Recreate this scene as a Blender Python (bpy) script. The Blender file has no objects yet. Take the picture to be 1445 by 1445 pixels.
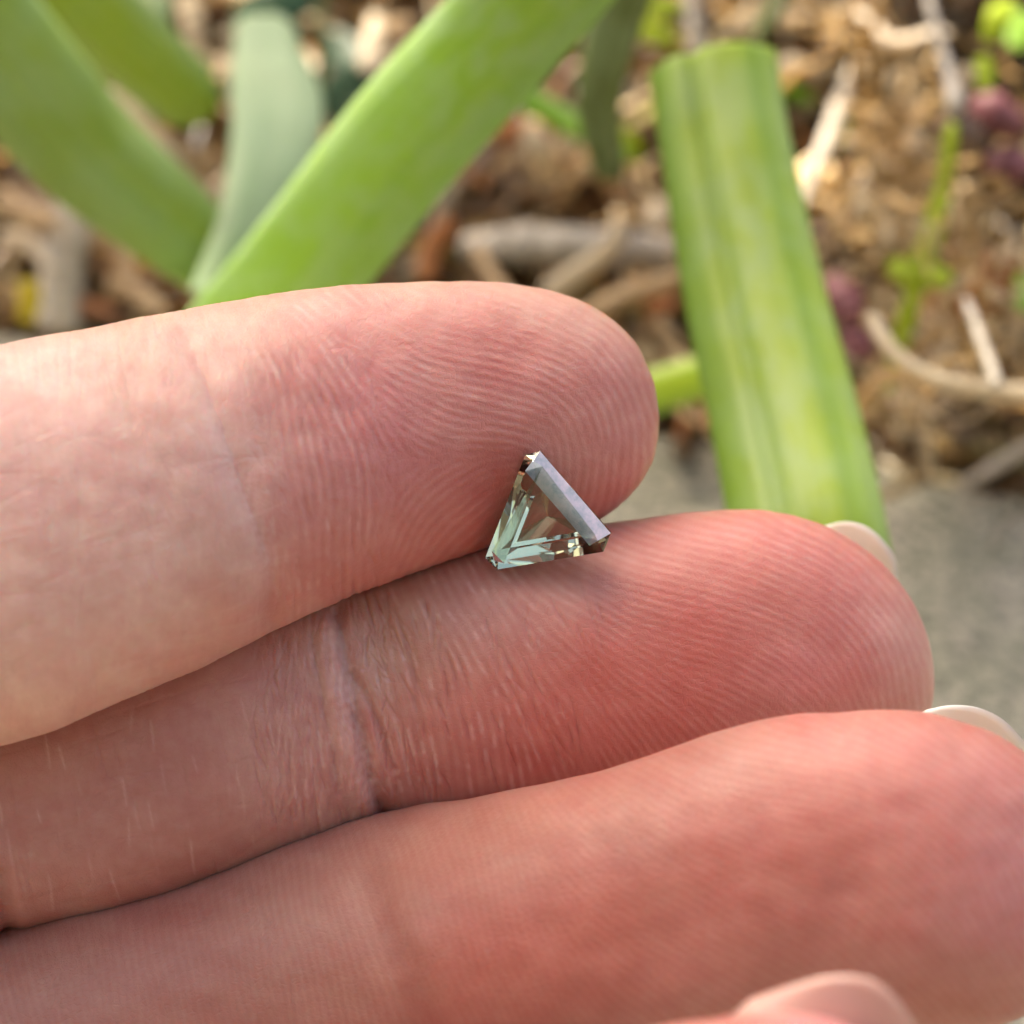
import bpy, math, random
import numpy as np
from mathutils import Vector, Matrix
random.seed(7); rng = np.random.default_rng(7)
R = math.radians
sc = bpy.context.scene
COL = sc.collection

# ---------------------------------------------------------------- camera (real size, metres)
PITCH = R(48.0); CAMH = 0.160
FPX = 1445 * 120.0 / 54.0
cam_d = bpy.data.cameras.new('camera'); cam = bpy.data.objects.new('camera', cam_d); COL.objects.link(cam)
cam.location = (0, 0, CAMH); cam.rotation_euler = (math.pi/2 - PITCH, 0, 0)
cam_d.sensor_width = 36; cam_d.lens = 36 * 120.0 / 54.0
cam_d.clip_start = 0.005; cam_d.clip_end = 200
cam_d.dof.use_dof = True; cam_d.dof.focus_distance = 0.1165; cam_d.dof.aperture_fstop = 31
sc.camera = cam

# ---------------------------------------------------------------- sky, sun, exposure
SUN_EL, SUN_AZ = R(50), R(-32)            # azimuth from +Y (away from the lens), negative = left
w = bpy.data.worlds.new('World'); sc.world = w; w.use_nodes = True
nt = w.node_tree; bg = nt.nodes['Background']
sky = nt.nodes.new('ShaderNodeTexSky'); sky.sky_type = 'NISHITA'; sky.sun_disc = False
sky.sun_elevation = SUN_EL; sky.sun_rotation = SUN_AZ; sky.air_density = 1.0; sky.dust_density = 4.0; sky.ozone_density = 0.3
nt.links.new(sky.outputs[0], bg.inputs[0]); bg.inputs[1].default_value = 0.15
sd = bpy.data.lights.new('sun', 'SUN'); sun = bpy.data.objects.new('sun', sd); COL.objects.link(sun)
sd.energy = 5.0; sd.angle = R(0.5); sd.color = (1, 0.93, 0.82)
S = Vector((math.sin(SUN_AZ)*math.cos(SUN_EL), math.cos(SUN_AZ)*math.cos(SUN_EL), math.sin(SUN_EL)))
sun.rotation_euler = S.to_track_quat('Z', 'Y').to_euler()
sun.location = (S*0.6)
vs = sc.view_settings; vs.view_transform = 'Standard'; vs.look = 'None'; vs.gamma = 1; vs.use_curve_mapping = False
vs.exposure = 1.3
vs.use_white_balance = True; vs.white_balance_temperature = 7300; vs.white_balance_tint = 12

# ---------------------------------------------------------------- geometry helpers
CX = np.array([1.0, 0, 0]); CY = np.array([0, math.sin(PITCH), math.cos(PITCH)]); CZ = np.array([0, -math.cos(PITCH), math.sin(PITCH)])
CP = np.array([0, 0, CAMH]); MM = 0.001
def P(u, v, d):
    """photo pixel + depth in mm -> world point"""
    u = np.asarray(u, float); v = np.asarray(v, float); d = np.asarray(d, float)*MM
    x = (u-722.5)/FPX*d; y = -(v-722.5)/FPX*d
    return CP + x[..., None]*CX + y[..., None]*CY - d[..., None]*CZ
def G(u, v, h=0.0):
    """photo pixel -> world point at height h (mm)"""
    r = (u-722.5)/FPX*CX - (v-722.5)/FPX*CY - CZ
    return CP + r*((h*MM-CAMH)/r[2])
def to_px(p):
    q = p-CP; d = -(q@CZ)
    return 722.5+(q@CX)/d*FPX, 722.5-(q@CY)/d*FPX, d/MM
def mesh_obj(name, V, F, mat, parent=None, smooth=True, attrs=None):
    me = bpy.data.meshes.new(name)
    V = np.asarray(V, float)
    loc = np.zeros(3)
    if parent is None and len(V):
        loc = V.mean(0); loc = loc.copy(); loc[2] = V[:, 2].min(); V = V-loc
    elif parent is not None:
        V = V-np.array(parent.location)
    if isinstance(F, np.ndarray):
        n = len(F); k = F.shape[1]
        me.vertices.add(len(V)); me.vertices.foreach_set('co', V.ravel())
        me.loops.add(n*k); me.loops.foreach_set('vertex_index', F.astype(np.int32).ravel())
        me.polygons.add(n); me.polygons.foreach_set('loop_start', np.arange(0, n*k, k, dtype=np.int32))
        me.polygons.foreach_set('loop_total', np.full(n, k, np.int32))
        me.update(calc_edges=True)
    else:
        me.from_pydata([tuple(v) for v in V], [], [tuple(f) for f in F])
    me.validate()
    if smooth: me.polygons.foreach_set('use_smooth', np.ones(len(me.polygons), bool))
    if attrs:
        for k_, (ty, arr) in attrs.items():
            a = me.attributes.new(k_, ty, 'POINT')
            key = {'FLOAT': 'value', 'FLOAT_COLOR': 'color', 'FLOAT_VECTOR': 'vector'}[ty]
            a.data.foreach_set(key, np.asarray(arr, np.float32).ravel())
    me.materials.append(mat)
    o = bpy.data.objects.new(name, me); COL.objects.link(o)
    if parent is not None: o.parent = parent
    else: o.location = loc
    return o
def tag(o, label=None, cat=None, group=None, kind=None):
    if label: o['label'] = label
    if cat: o['category'] = cat
    if group: o['group'] = group
    if kind: o['kind'] = kind
    return o
def empty(name, loc):
    o = bpy.data.objects.new(name, None); COL.objects.link(o); o.location = loc; o.empty_display_size = 0.01
    bpy.context.view_layer.update(); return o
def interp(pts, n, smooth=True):
    """Catmull-Rom resample of rows pts to n rows (uniform in chord length)"""
    p = np.asarray(pts, float)
    if len(p) == 2 or not smooth:
        t = np.linspace(0, len(p)-1, n); i = np.minimum(t.astype(int), len(p)-2); f = (t-i)[:, None]
        return p[i]*(1-f)+p[i+1]*f
    q = np.vstack([2*p[0]-p[1], p, 2*p[-1]-p[-2]])
    L = np.r_[0, np.cumsum(np.maximum(np.linalg.norm(np.diff(p[:, :min(3, p.shape[1])], axis=0), axis=1), 1e-9))]
    s = np.linspace(0, L[-1], n); i = np.clip(np.searchsorted(L, s, 'right')-1, 0, len(p)-2)
    t = ((s-L[i])/(L[i+1]-L[i]))[:, None]
    a, b, c, d = q[i], q[i+1], q[i+2], q[i+3]
    return 0.5*((2*b)+(c-a)*t+(2*a-5*b+4*c-d)*t*t+(3*b-a-3*c+d)*t**3)
def tubes_faces(nr, nc, base=0, cap=True):
    i = np.arange(nr-1)[:, None]*nc; j = np.arange(nc)[None, :]; j2 = (j+1) % nc
    return (np.stack([i+j, i+j2, i+nc+j2, i+nc+j], -1).reshape(-1, 4)+base)

# ---------------------------------------------------------------- materials
def new_mat(name):
    m = bpy.data.materials.new(name); m.use_nodes = True
    return m, m.node_tree, m.node_tree.nodes['Principled BSDF']
def N(t, ty, **kw):
    n = t.nodes.new(ty)
    for k, v in kw.items():
        if k in n.inputs.keys() if hasattr(n.inputs, 'keys') else False: n.inputs[k].default_value = v
        else: setattr(n, k, v)
    return n
def noise(t, vec, scale, detail=4, rough=0.6):
    n = t.nodes.new('ShaderNodeTexNoise'); n.inputs['Scale'].default_value = scale; n.inputs['Detail'].default_value = detail
    n.inputs['Roughness'].default_value = rough
    if vec is not None: t.links.new(vec, n.inputs['Vector'])
    return n
def ramp(t, fac, stops):
    r = t.nodes.new('ShaderNodeValToRGB'); cr = r.color_ramp
    while len(cr.elements) < len(stops): cr.elements.new(0.5)
    for e, (p, c) in zip(cr.elements, stops): e.position = p; e.color = (*c, 1) if len(c) == 3 else c
    t.links.new(fac, r.inputs[0]); return r
def mix(t, fac, a, b, mode='MIX'):
    m = t.nodes.new('ShaderNodeMix'); m.data_type = 'RGBA'; m.blend_type = mode
    for sock, val in ((m.inputs[0], fac), (m.inputs[6], a), (m.inputs[7], b)):
        if hasattr(val, 'links'): t.links.new(val, sock)
        elif isinstance(val, (int, float)): sock.default_value = val
        else: sock.default_value = (*val, 1)
    return m.outputs[2]
def attr(t, name):
    a = t.nodes.new('ShaderNodeAttribute'); a.attribute_name = name; return a
def bump(t, b, h, dist, strength=1.0):
    n = t.nodes.new('ShaderNodeBump'); n.inputs['Distance'].default_value = dist; n.inputs['Strength'].default_value = strength
    t.links.new(h, n.inputs['Height']); t.links.new(n.outputs[0], b.inputs['Normal']); return n
def coords(t, scale=(1, 1, 1), src='Object'):
    tc = t.nodes.new('ShaderNodeTexCoord'); mp = t.nodes.new('ShaderNodeMapping'); mp.inputs['Scale'].default_value = scale
    t.links.new(tc.outputs[src], mp.inputs[0]); return mp.outputs[0]

def skin_mat():
    m, t, b = new_mat('skin')
    a = attr(t, 'tone'); v = coords(t, (1, 1, 1))
    n1 = noise(t, v, 900, 5, 0.6); n2 = noise(t, v, 4500, 3, 0.6)
    c = mix(t, 0.35, a.outputs['Color'], ramp(t, n1.outputs[0], [(0.3, (0.80, 0.66, 0.62)), (0.7, (1.0, 1.0, 1.0))]).outputs[0], 'MULTIPLY')
    t.links.new(c, b.inputs['Base Color'])
    b.inputs['Subsurface Weight'].default_value = 0.85
    b.inputs['Subsurface Radius'].default_value = (1.3, 0.30, 0.16); b.inputs['Subsurface Scale'].default_value = 0.0009
    b.inputs['Roughness'].default_value = 0.36; b.inputs['IOR'].default_value = 1.42
    b.inputs['Specular IOR Level'].default_value = 0.55
    vo = t.nodes.new('ShaderNodeTexVoronoi'); vo.feature = 'DISTANCE_TO_EDGE'; vo.inputs['Scale'].default_value = 3200
    wv = noise(t, v, 1500, 3); dv = mix(t, 0.0006, v, wv.outputs['Color'], 'ADD'); t.links.new(dv, vo.inputs['Vector'])
    mr = t.nodes.new('ShaderNodeMapRange'); mr.inputs['From Max'].default_value = 0.12; t.links.new(vo.outputs['Distance'], mr.inputs[0])
    ad = t.nodes.new('ShaderNodeMath'); ad.operation = 'MULTIPLY_ADD'; ad.inputs[1].default_value = 0.45
    t.links.new(mr.outputs[0], ad.inputs[0]); t.links.new(n2.outputs[0], ad.inputs[2])
    bump(t, b, ad.outputs[0], 0.00003, 0.8)
    return m
def nail_mat():
    m, t, b = new_mat('nail_keratin'); v = coords(t, (1, 1, 1)); n1 = noise(t, v, 300, 3)
    c = ramp(t, n1.outputs[0], [(0.3, (0.82, 0.82, 0.72)), (0.7, (0.90, 0.90, 0.82))])
    t.links.new(c.outputs[0], b.inputs['Base Color']); b.inputs['Roughness'].default_value = 0.3
    b.inputs['Subsurface Weight'].default_value = 0.3; b.inputs['Subsurface Radius'].default_value = (1, 0.8, 0.6); b.inputs['Subsurface Scale'].default_value = 0.0006
    return m
def leaf_mat(name, dark, mid, light, bloom=0.3, trans=0.3, streak=1.0, bscale=1.0, rib=None, edge=0.5):
    """strap leaf: 'strap' attribute = (mm along, mm across, across -1..1)"""
    m, t, b = new_mat(name)
    a = attr(t, 'strap'); mp = t.nodes.new('ShaderNodeMapping'); mp.inputs['Scale'].default_value = (0.03, 0.55, 0.0); t.links.new(a.outputs['Vector'], mp.inputs[0])
    n1 = noise(t, mp.outputs[0], 1.4*streak, 5, 0.65)
    mp2 = t.nodes.new('ShaderNodeMapping'); mp2.inputs['Scale'].default_value = (0.12, 0.2, 0.0); t.links.new(a.outputs['Vector'], mp2.inputs[0])
    n2 = noise(t, mp2.outputs[0], 1.5*bscale, 4, 0.6)
    v = coords(t); n3 = noise(t, v, 2600, 3, 0.6)
    c1 = ramp(t, n1.outputs[0], [(0.32, dark), (0.5, mid), (0.72, light)])
    bl = ramp(t, n2.outputs[0], [(0.40, (0, 0, 0)), (0.58, (bloom,)*3)])
    c = mix(t, bl.outputs[0], c1.outputs[0], (0.36, 0.50, 0.30))
    sp = t.nodes.new('ShaderNodeSeparateXYZ'); t.links.new(a.outputs['Vector'], sp.inputs[0])
    ab = t.nodes.new('ShaderNodeMath'); ab.operation = 'ABSOLUTE'; t.links.new(sp.outputs[2], ab.inputs[0])
    er = ramp(t, ab.outputs[0], [(0.45, (0, 0, 0)), (1.0, (edge,)*3)])
    c = mix(t, er.outputs[0], c, (0.30, 0.42, 0.24))
    if rib is not None:
        hz = t.nodes.new('ShaderNodeMath'); hz.operation = 'MULTIPLY_ADD'; hz.inputs[1].default_value = 0.5; hz.inputs[2].default_value = 0.5; t.links.new(sp.outputs[2], hz.inputs[0])
        rr = ramp(t, hz.outputs[0], rib); c = mix(t, 1.0, c, rr.outputs[0], 'MULTIPLY')
    c = mix(t, 0.25, c, ramp(t, n3.outputs[0], [(0.35, (0.75,)*3), (0.65, (1, 1, 1))]).outputs[0], 'MULTIPLY')
    t.links.new(c, b.inputs['Base Color']); b.inputs['Roughness'].default_value = 0.48
    tr = t.nodes.new('ShaderNodeBsdfTranslucent'); tc = mix(t, 0.75, c, (0.55, 0.85, 0.10), 'MIX'); t.links.new(tc, tr.inputs[0])
    mx = t.nodes.new('ShaderNodeMixShader'); mx.inputs[0].default_value = trans
    t.links.new(b.outputs[0], mx.inputs[1]); t.links.new(tr.outputs[0], mx.inputs[2])
    t.links.new(mx.outputs[0], t.nodes['Material Output'].inputs[0])
    bump(t, b, n1.outputs[0], 0.0002, 0.6)
    return m
def dry_mat(name, cols, rough=0.45, trans=0.38, scale=600):
    m, t, b = new_mat(name); v = coords(t); n1 = noise(t, v, scale, 5, 0.7); n2 = noise(t, v, scale*4, 3)
    c = ramp(t, n1.outputs[0], [(0.3+0.4*i/(len(cols)-1), c) for i, c in enumerate(cols)])
    t.links.new(c.outputs[0], b.inputs['Base Color']); b.inputs['Roughness'].default_value = rough
    bump(t, b, n2.outputs[0], 0.0002, 0.7)
    if trans:
        tr = t.nodes.new('ShaderNodeBsdfTranslucent'); t.links.new(c.outputs[0], tr.inputs[0])
        mx = t.nodes.new('ShaderNodeMixShader'); mx.inputs[0].default_value = trans
        t.links.new(b.outputs[0], mx.inputs[1]); t.links.new(tr.outputs[0], mx.inputs[2])
        t.links.new(mx.outputs[0], t.nodes['Material Output'].inputs[0])
    return m
def litter_mat():
    m, t, b = new_mat('litter'); a = attr(t, 'tone'); v = coords(t); n1 = noise(t, v, 900, 4)
    c = mix(t, 0.6, a.outputs['Color'], ramp(t, n1.outputs[0], [(0.3, (0.6, 0.52, 0.42)), (0.65, (1, 1, 1))]).outputs[0], 'MULTIPLY')
    t.links.new(c, b.inputs['Base Color']); b.inputs['Roughness'].default_value = 0.3
    tr = t.nodes.new('ShaderNodeBsdfTranslucent'); t.links.new(mix(t, 0.5, c, (0.95, 0.70, 0.30)), tr.inputs[0])
    mx = t.nodes.new('ShaderNodeMixShader'); mx.inputs[0].default_value = 0.42
    t.links.new(b.outputs[0], mx.inputs[1]); t.links.new(tr.outputs[0], mx.inputs[2])
    t.links.new(mx.outputs[0], t.nodes['Material Output'].inputs[0])
    return m
def soil_mat():
    m, t, b = new_mat('soil'); v = coords(t); n1 = noise(t, v, 120, 8, 0.7); n2 = noise(t, v, 900, 5, 0.7)
    c = ramp(t, n1.outputs[0], [(0.3, (0.008, 0.005, 0.003)), (0.5, (0.022, 0.014, 0.008)), (0.7, (0.055, 0.035, 0.02))])
    t.links.new(c.outputs[0], b.inputs['Base Color']); b.inputs['Roughness'].default_value = 0.9
    bump(t, b, n2.outputs[0], 0.002, 1.0); return m
def slab_mat():
    m, t, b = new_mat('weathered_concrete'); v = coords(t)
    n1 = noise(t, v, 40, 6, 0.6); n2 = noise(t, v, 900, 7, 0.72); n3 = noise(t, v, 1800, 4, 0.7); n4 = noise(t, v, 150, 5, 0.6)
    c = ramp(t, n1.outputs[0], [(0.35, (0.48, 0.47, 0.39)), (0.65, (0.60, 0.58, 0.50))]).outputs[0]
    c = mix(t, 1.0, c, ramp(t, n2.outputs[0], [(0.38, (0.22, 0.22, 0.18)), (0.47, (0.85, 0.85, 0.82)), (0.60, (1.5, 1.46, 1.38))]).outputs[0], 'MULTIPLY')
    c = mix(t, 0.7, c, ramp(t, n4.outputs[0], [(0.4, (0.72, 0.76, 0.66)), (0.6, (1.05, 1.03, 1.0))]).outputs[0], 'MULTIPLY')
    t.links.new(c, b.inputs['Base Color']); b.inputs['Roughness'].default_value = 0.85
    ad = t.nodes.new('ShaderNodeMath'); ad.operation = 'ADD'; t.links.new(n2.outputs[0], ad.inputs[0]); t.links.new(n3.outputs[0], ad.inputs[1])
    bump(t, b, ad.outputs[0], 0.0009, 0.9); return m
def gem_mat():
    m, t, b = new_mat('pale_green_gem')
    b.inputs['Base Color'].default_value = (0.80, 0.87, 0.72, 1); b.inputs['Transmission Weight'].default_value = 1.0
    b.inputs['Roughness'].default_value = 0.0; b.inputs['IOR'].default_value = 1.62
    va = t.nodes.new('ShaderNodeVolumeAbsorption'); va.inputs['Color'].default_value = (0.58, 0.68, 0.40, 1); va.inputs['Density'].default_value = 95
    t.links.new(va.outputs[0], t.nodes['Material Output'].inputs['Volume'])
    return m
def sky_tint_mat():
    # smudgy lavender colour on facets, painted in for the bright sky reflection
    m = gem_mat(); m.name = 'gem_sky_tint'; t = m.node_tree; b = t.nodes['Principled BSDF']
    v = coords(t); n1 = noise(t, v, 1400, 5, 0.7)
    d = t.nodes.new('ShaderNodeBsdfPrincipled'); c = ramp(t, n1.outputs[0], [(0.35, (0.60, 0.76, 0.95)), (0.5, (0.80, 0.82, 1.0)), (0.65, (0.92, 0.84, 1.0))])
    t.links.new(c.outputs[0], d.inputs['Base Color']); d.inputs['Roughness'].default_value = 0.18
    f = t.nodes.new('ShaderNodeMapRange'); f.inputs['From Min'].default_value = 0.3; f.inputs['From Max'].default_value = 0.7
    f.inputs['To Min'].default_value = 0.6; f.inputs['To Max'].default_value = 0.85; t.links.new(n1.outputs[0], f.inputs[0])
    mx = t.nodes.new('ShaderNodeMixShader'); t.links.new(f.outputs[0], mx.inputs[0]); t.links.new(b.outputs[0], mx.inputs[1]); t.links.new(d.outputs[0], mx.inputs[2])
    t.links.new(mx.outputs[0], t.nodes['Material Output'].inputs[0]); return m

# ---------------------------------------------------------------- the setting: slab, bed
def smooth_noise(x, y, scale, seed, octaves=4):
    r = np.random.default_rng(seed); out = np.zeros_like(x, float); amp = 1
    for o in range(octaves):
        for k in range(5):
            a = r.uniform(0, 6.283); f = (2**o)/scale*r.uniform(0.7, 1.4)
            out += amp*np.sin((x*math.cos(a)+y*math.sin(a))*f*6.283+r.uniform(0, 6.283))/5
        amp *= 0.55
    return out
E0 = G(0, 462, 0); E1 = G(1445, 688, 0)                 # the slab's edge on the bed side
ed = (E1-E0)/np.linalg.norm(E1-E0); en = np.array([-ed[1], ed[0], 0])      # en points towards the bed
def slab_dist(x, y): return (x-E0[0])*en[0]+(y-E0[1])*en[1]               # >0 in the bed
def bed_height(x, y):
    sd_ = slab_dist(x, y)
    h = -7 + 5*smooth_noise(x*1000, y*1000, 60, 3, 3)
    right = np.clip((x*1000-6)/30, 0, 1)
    h += right*20*np.clip((sd_*1000-6)/45, 0, 1)
    h += 10*np.clip((sd_*1000-20)/120, 0, 1)
    return h*MM

SOIL = soil_mat()
nx, ny = 170, 200
gx, gy = np.meshgrid(np.linspace(-0.35, 0.35, nx), np.linspace(-0.02, 0.75, ny))
# lay the grid along the slab edge
wx = E0[0]+ed[0]*(gx+0.05)+en[0]*gy; wy = E0[1]+ed[1]*(gx+0.05)+en[1]*gy
wz = bed_height(wx, wy)
idx = np.arange(nx*ny).reshape(ny, nx)
Fg = np.stack([idx[:-1, :-1], idx[:-1, 1:], idx[1:, 1:], idx[1:, :-1]], -1).reshape(-1, 4)
tag(mesh_obj('garden_bed', np.stack([wx, wy, wz], -1).reshape(-1, 3), Fg, SOIL), kind='structure')
tag(mesh_obj('ground', [(-40, -40, -.03), (40, -40, -.03), (40, 60, -.03), (-40, 60, -.03)], [(0, 1, 2, 3)], SOIL, smooth=False), kind='structure')
# slab: grid with worn, slightly broken edge
sx = np.linspace(-0.5, 0.6, 420); sy = np.r_[np.linspace(-0.7, -0.02, 24), np.linspace(-0.018, 0, 10), np.full(5, 0.0)]
SX, SY = np.meshgrid(sx, sy); j = np.arange(len(sy))
wob = (smooth_noise(sx*1000, 0*sx, 40, 11, 5)*0.7)*MM
SZ = smooth_noise(SX*1000, SY*1000, 30, 5, 4)*0.12*MM
SYY = SY+wob[None, :]*(np.clip((SY+0.05)/0.05, 0, 1))
drop = np.array([0, 0.4, 1.4, 12, 30])*MM; off = np.array([0, 0.7, 1.2, 1.6, 1.8])*MM
for k in range(5): SZ[-5+k] -= drop[k]; SYY[-5+k] += off[k]-1.5*MM
SYY[-6] -= 1.5*MM
wx = E0[0]+ed[0]*SX+en[0]*SYY; wy = E0[1]+ed[1]*SX+en[1]*SYY
idx = np.arange(SX.size).reshape(SX.shape)
Fs = np.stack([idx[:-1, :-1], idx[:-1, 1:], idx[1:, 1:], idx[1:, :-1]], -1).reshape(-1, 4)
tag(mesh_obj('stone_paving', np.stack([wx, wy, SZ], -1).reshape(-1, 3), Fs, slab_mat()), kind='structure')

# ---------------------------------------------------------------- the hand
GX0, GY0, GS = -300, 330, 2.0
CW, CH = 925, 600
gu, gv = np.meshgrid(GX0+np.arange(CW)*GS, GY0+np.arange(CH)*GS)
def orient_field(ctrl, power=3):
    c = np.zeros((CH//4, CW//4)); s = np.zeros_like(c); ww = np.zeros_like(c); U = gu[::4, ::4][:CH//4, :CW//4]; V_ = gv[::4, ::4][:CH//4, :CW//4]
    for (x, y, a) in ctrl:
        k = 1/(((U-x)**2+(V_-y)**2)+900)**(power/2)
        c += k*math.cos(2*R(a)); s += k*math.sin(2*R(a)); ww += k
    ang = 0.5*np.arctan2(s, c)
    ang2 = np.stack([np.cos(2*ang), np.sin(2*ang)]); ang2 = np.repeat(np.repeat(ang2, 4, 1), 4, 2)
    full = np.zeros((2, CH, CW)); full[:, :ang2.shape[1], :ang2.shape[2]] = ang2
    full[:, :, ang2.shape[2]:] = full[:, :, ang2.shape[2]-1:ang2.shape[2]]
    for i in range(2): full[i] = blur(full[i], 8)
    return 0.5*np.arctan2(full[1], full[0])
def blur(a, sig):
    fy = np.fft.fftfreq(a.shape[0])[:, None]; fx = np.fft.rfftfreq(a.shape[1])[None, :]
    return np.fft.irfft2(np.fft.rfft2(a)*np.exp(-2*(math.pi*sig)**2*(fx**2+fy**2)), s=a.shape)
def ridges(ang, period_px, seed, iters=9, K=14):
    r = np.random.default_rng(seed); img = r.normal(size=(CH, CW))
    fy = np.fft.fftfreq(CH)[:, None]; fx = np.fft.rfftfreq(CW)[None, :]
    f0 = GS/period_px; fr = np.hypot(fx, fy); fa = np.arctan2(fy, fx)
    filt = []
    for k in range(K):
        th = math.pi*k/K+math.pi/2                                # gradient direction, normal to the ridge
        d = np.abs(np.angle(np.exp(2j*(fa-th))))/2
        filt.append(np.exp(-((fr-f0)/(f0*0.16))**2)*np.exp(-(d/0.22)**2))
    pos = (ang % math.pi)/math.pi*K
    for it in range(iters):
        Fi = np.fft.rfft2(img); out = np.zeros_like(img)
        for k in range(K):
            wgt = np.clip(1-np.abs((pos-k+K/2) % K-K/2), 0, 1)
            out += wgt*np.fft.irfft2(Fi*filt[k], s=img.shape)
        out /= out.std()+1e-9; img = np.tanh(1.6*out)
    return img
def strokes(lst, seed):
    """fine skin lines: list of (x, y, angle, length, width, depth)"""
    img = np.zeros((CH, CW)); r = np.random.default_rng(seed)
    for (x, y, a, L, wd, dp) in lst:
        n = max(3, int(L/2)); t = np.linspace(-.5, .5, n); aa = R(a)+np.cumsum(r.normal(0, 0.02, n))
        xs = x+np.cumsum(np.cos(aa))*L/n-math.cos(R(a))*L/2; ys = y+np.cumsum(np.sin(aa))*L/n-math.sin(R(a))*L/2
        pw = np.cos(t*math.pi)**0.6 if False else np.sqrt(np.clip(np.cos(t*math.pi), 0, 1))
        rad = int(math.ceil(wd*2.2/GS))+1
        for X, Y, p in zip(xs, ys, pw):
            ci = int((X-GX0)/GS); cj = int((Y-GY0)/GS)
            if ci < rad or cj < rad or ci >= CW-rad-1 or cj >= CH-rad-1: continue
            sl = (slice(cj-rad, cj+rad+1), slice(ci-rad, ci+rad+1))
            g = p*dp*np.exp(-((gu[sl]-X)**2+(gv[sl]-Y)**2)/(2*(wd/2)**2))
            img[sl] = np.where(np.abs(g) > np.abs(img[sl]), g, img[sl])
    return img
def poly_line(pts, wd, dp, n=160):
    p = interp(pts, n); img = np.zeros((CH, CW))
    d2 = np.full((CH, CW), 1e9)
    x0, x1 = p[:, 0].min()-wd*4, p[:, 0].max()+wd*4; y0, y1 = p[:, 1].min()-wd*4, p[:, 1].max()+wd*4
    i0, i1 = [int(np.clip((q-GX0)/GS, 0, CW-1)) for q in (x0, x1)]; j0, j1 = [int(np.clip((q-GY0)/GS, 0, CH-1)) for q in (y0, y1)]
    sl = (slice(j0, j1), slice(i0, i1)); dd = d2[sl]
    for q in p: dd = np.minimum(dd, (gu[sl]-q[0])**2+(gv[sl]-q[1])**2)
    img[sl] = dp*np.exp(-dd/(2*(wd/2)**2)); return img
def blend_pts(ctrl, U, V_, power=3.0, soft=60):
    acc = 0; ww = 0
    for (x, y, *val) in ctrl:
        k = 1/(((U-x)**2+(V_-y)**2)+soft**2)**(power/2)
        acc = acc+k[..., None]*np.array(val); ww = ww+k
    return acc/ww[..., None]
def samp(img, u, v):
    x = np.clip((u-GX0)/GS, 0, CW-1.001); y = np.clip((v-GY0)/GS, 0, CH-1.001)
    i = x.astype(int); j = y.astype(int); fx = x-i; fy = y-j
    return (img[j, i]*(1-fx)+img[j, i+1]*fx)*(1-fy)+(img[j+1, i]*(1-fx)+img[j+1, i+1]*fx)*fy
sr = np.random.default_rng(21)
def hatch(n, x0, x1, y0, y1, a, da, L, wd, dp, line=None):
    out = []
    for _ in range(n):
        x = sr.uniform(x0, x1); y = sr.uniform(y0, y1)
        out.append((x, y, sr.normal(a, da), sr.uniform(*L), sr.uniform(2.4, 3.4), -dp*0.85*sr.uniform(0.2, 1)))
    return out
# --- first finger (top of the photo): heights in mm
a1 = orient_field([(400, 480, 62), (395, 600, 78), (400, 700, 84), (400, 820, 86), (460, 540, 66), (460, 640, 78), (470, 740, 86), (480, 820, 95), (520, 700, 90), (540, 620, 62),
    (540, 470, 24), (600, 600, 30), (570, 550, 30), (640, 540, 10), (700, 600, 6), (650, 450, 13), (750, 440, 18), (800, 480, 34), (850, 520, 58), (885, 600, 82), (865, 680, 108), (830, 640, 92),
    (800, 575, 40), (760, 540, 14), (720, 630, 8), (690, 655, -18), (790, 650, 85), (820, 720, 112), (600, 690, -38), (560, 750, -66), (650, 760, -42), (640, 700, -35), (700, 740, -48), (300, 600, 85), (100, 700, 88), (420, 430, 30)])
r1 = ridges(a1, 12.5, 1); r1w = ridges(a1, 14.5, 11); kk = np.clip((560-gu)/50, 0, 1); r1 = r1*(1-kk)+r1w*kk
b1 = np.clip((gu-(330+(gv-500)*0.25))/70, 0, 1); b1 = b1*np.clip((gv-(455-(gu-400)*0.12))/90, 0.12, 1)
am1 = np.clip(0.75+0.5*smooth_noise(gu, gv, 90, 41, 3), 0.25, 1.3); lft = np.clip(1-(gu-380)/200, 0, 1)
brk = np.clip(0.92+0.15*blur(np.random.default_rng(5).normal(size=(CH, CW)), 3.0)*10.6, 0.2, 1.25)
h1 = 0.016*r1*brk*(0.12+0.88*b1)*am1*(1+0.7*lft)*np.clip((gu-(330+(gv-500)*0.25))/40, 0.2, 1)
h1 += -0.22*np.exp(-((gu-728)**2+(gv-735)**2)/(2*26**2))-0.28*np.exp(-(((gu-705)/26)**2+((gv-680)/34)**2)/2)
h1 += 0.0025*np.random.default_rng(6).normal(size=(CH, CW))
h1 += strokes(hatch(150, -200, 330, 480, 1000, 86, 4, (50, 190), (3, 6), 0.05)+hatch(90, -200, 380, 600, 1000, -19, 4, (60, 260), (3, 6), 0.05)
              + hatch(260, 180, 420, 430, 880, 78, 14, (15, 60), (3, 5), 0.05)+hatch(160, 380, 540, 500, 850, 82, 8, (25, 90), (3.5, 6), 0.07)
              + hatch(160, 250, 780, 402, 520, 20, 22, (10, 40), (3, 4.5), 0.04)+hatch(240, 380, 860, 430, 780, 40, 60, (6, 18), (3, 4), 0.035), 5)
h1 += poly_line([(255, 470), (292, 545), (325, 640), (362, 735), (384, 800), (378, 868)], 26, -0.16)+poly_line([(275, 500), (310, 590), (345, 690), (372, 770)], 7, -0.06)
h1 += poly_line([(215, 480), (262, 600), (300, 720), (330, 850)], 60, 0.18)
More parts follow.
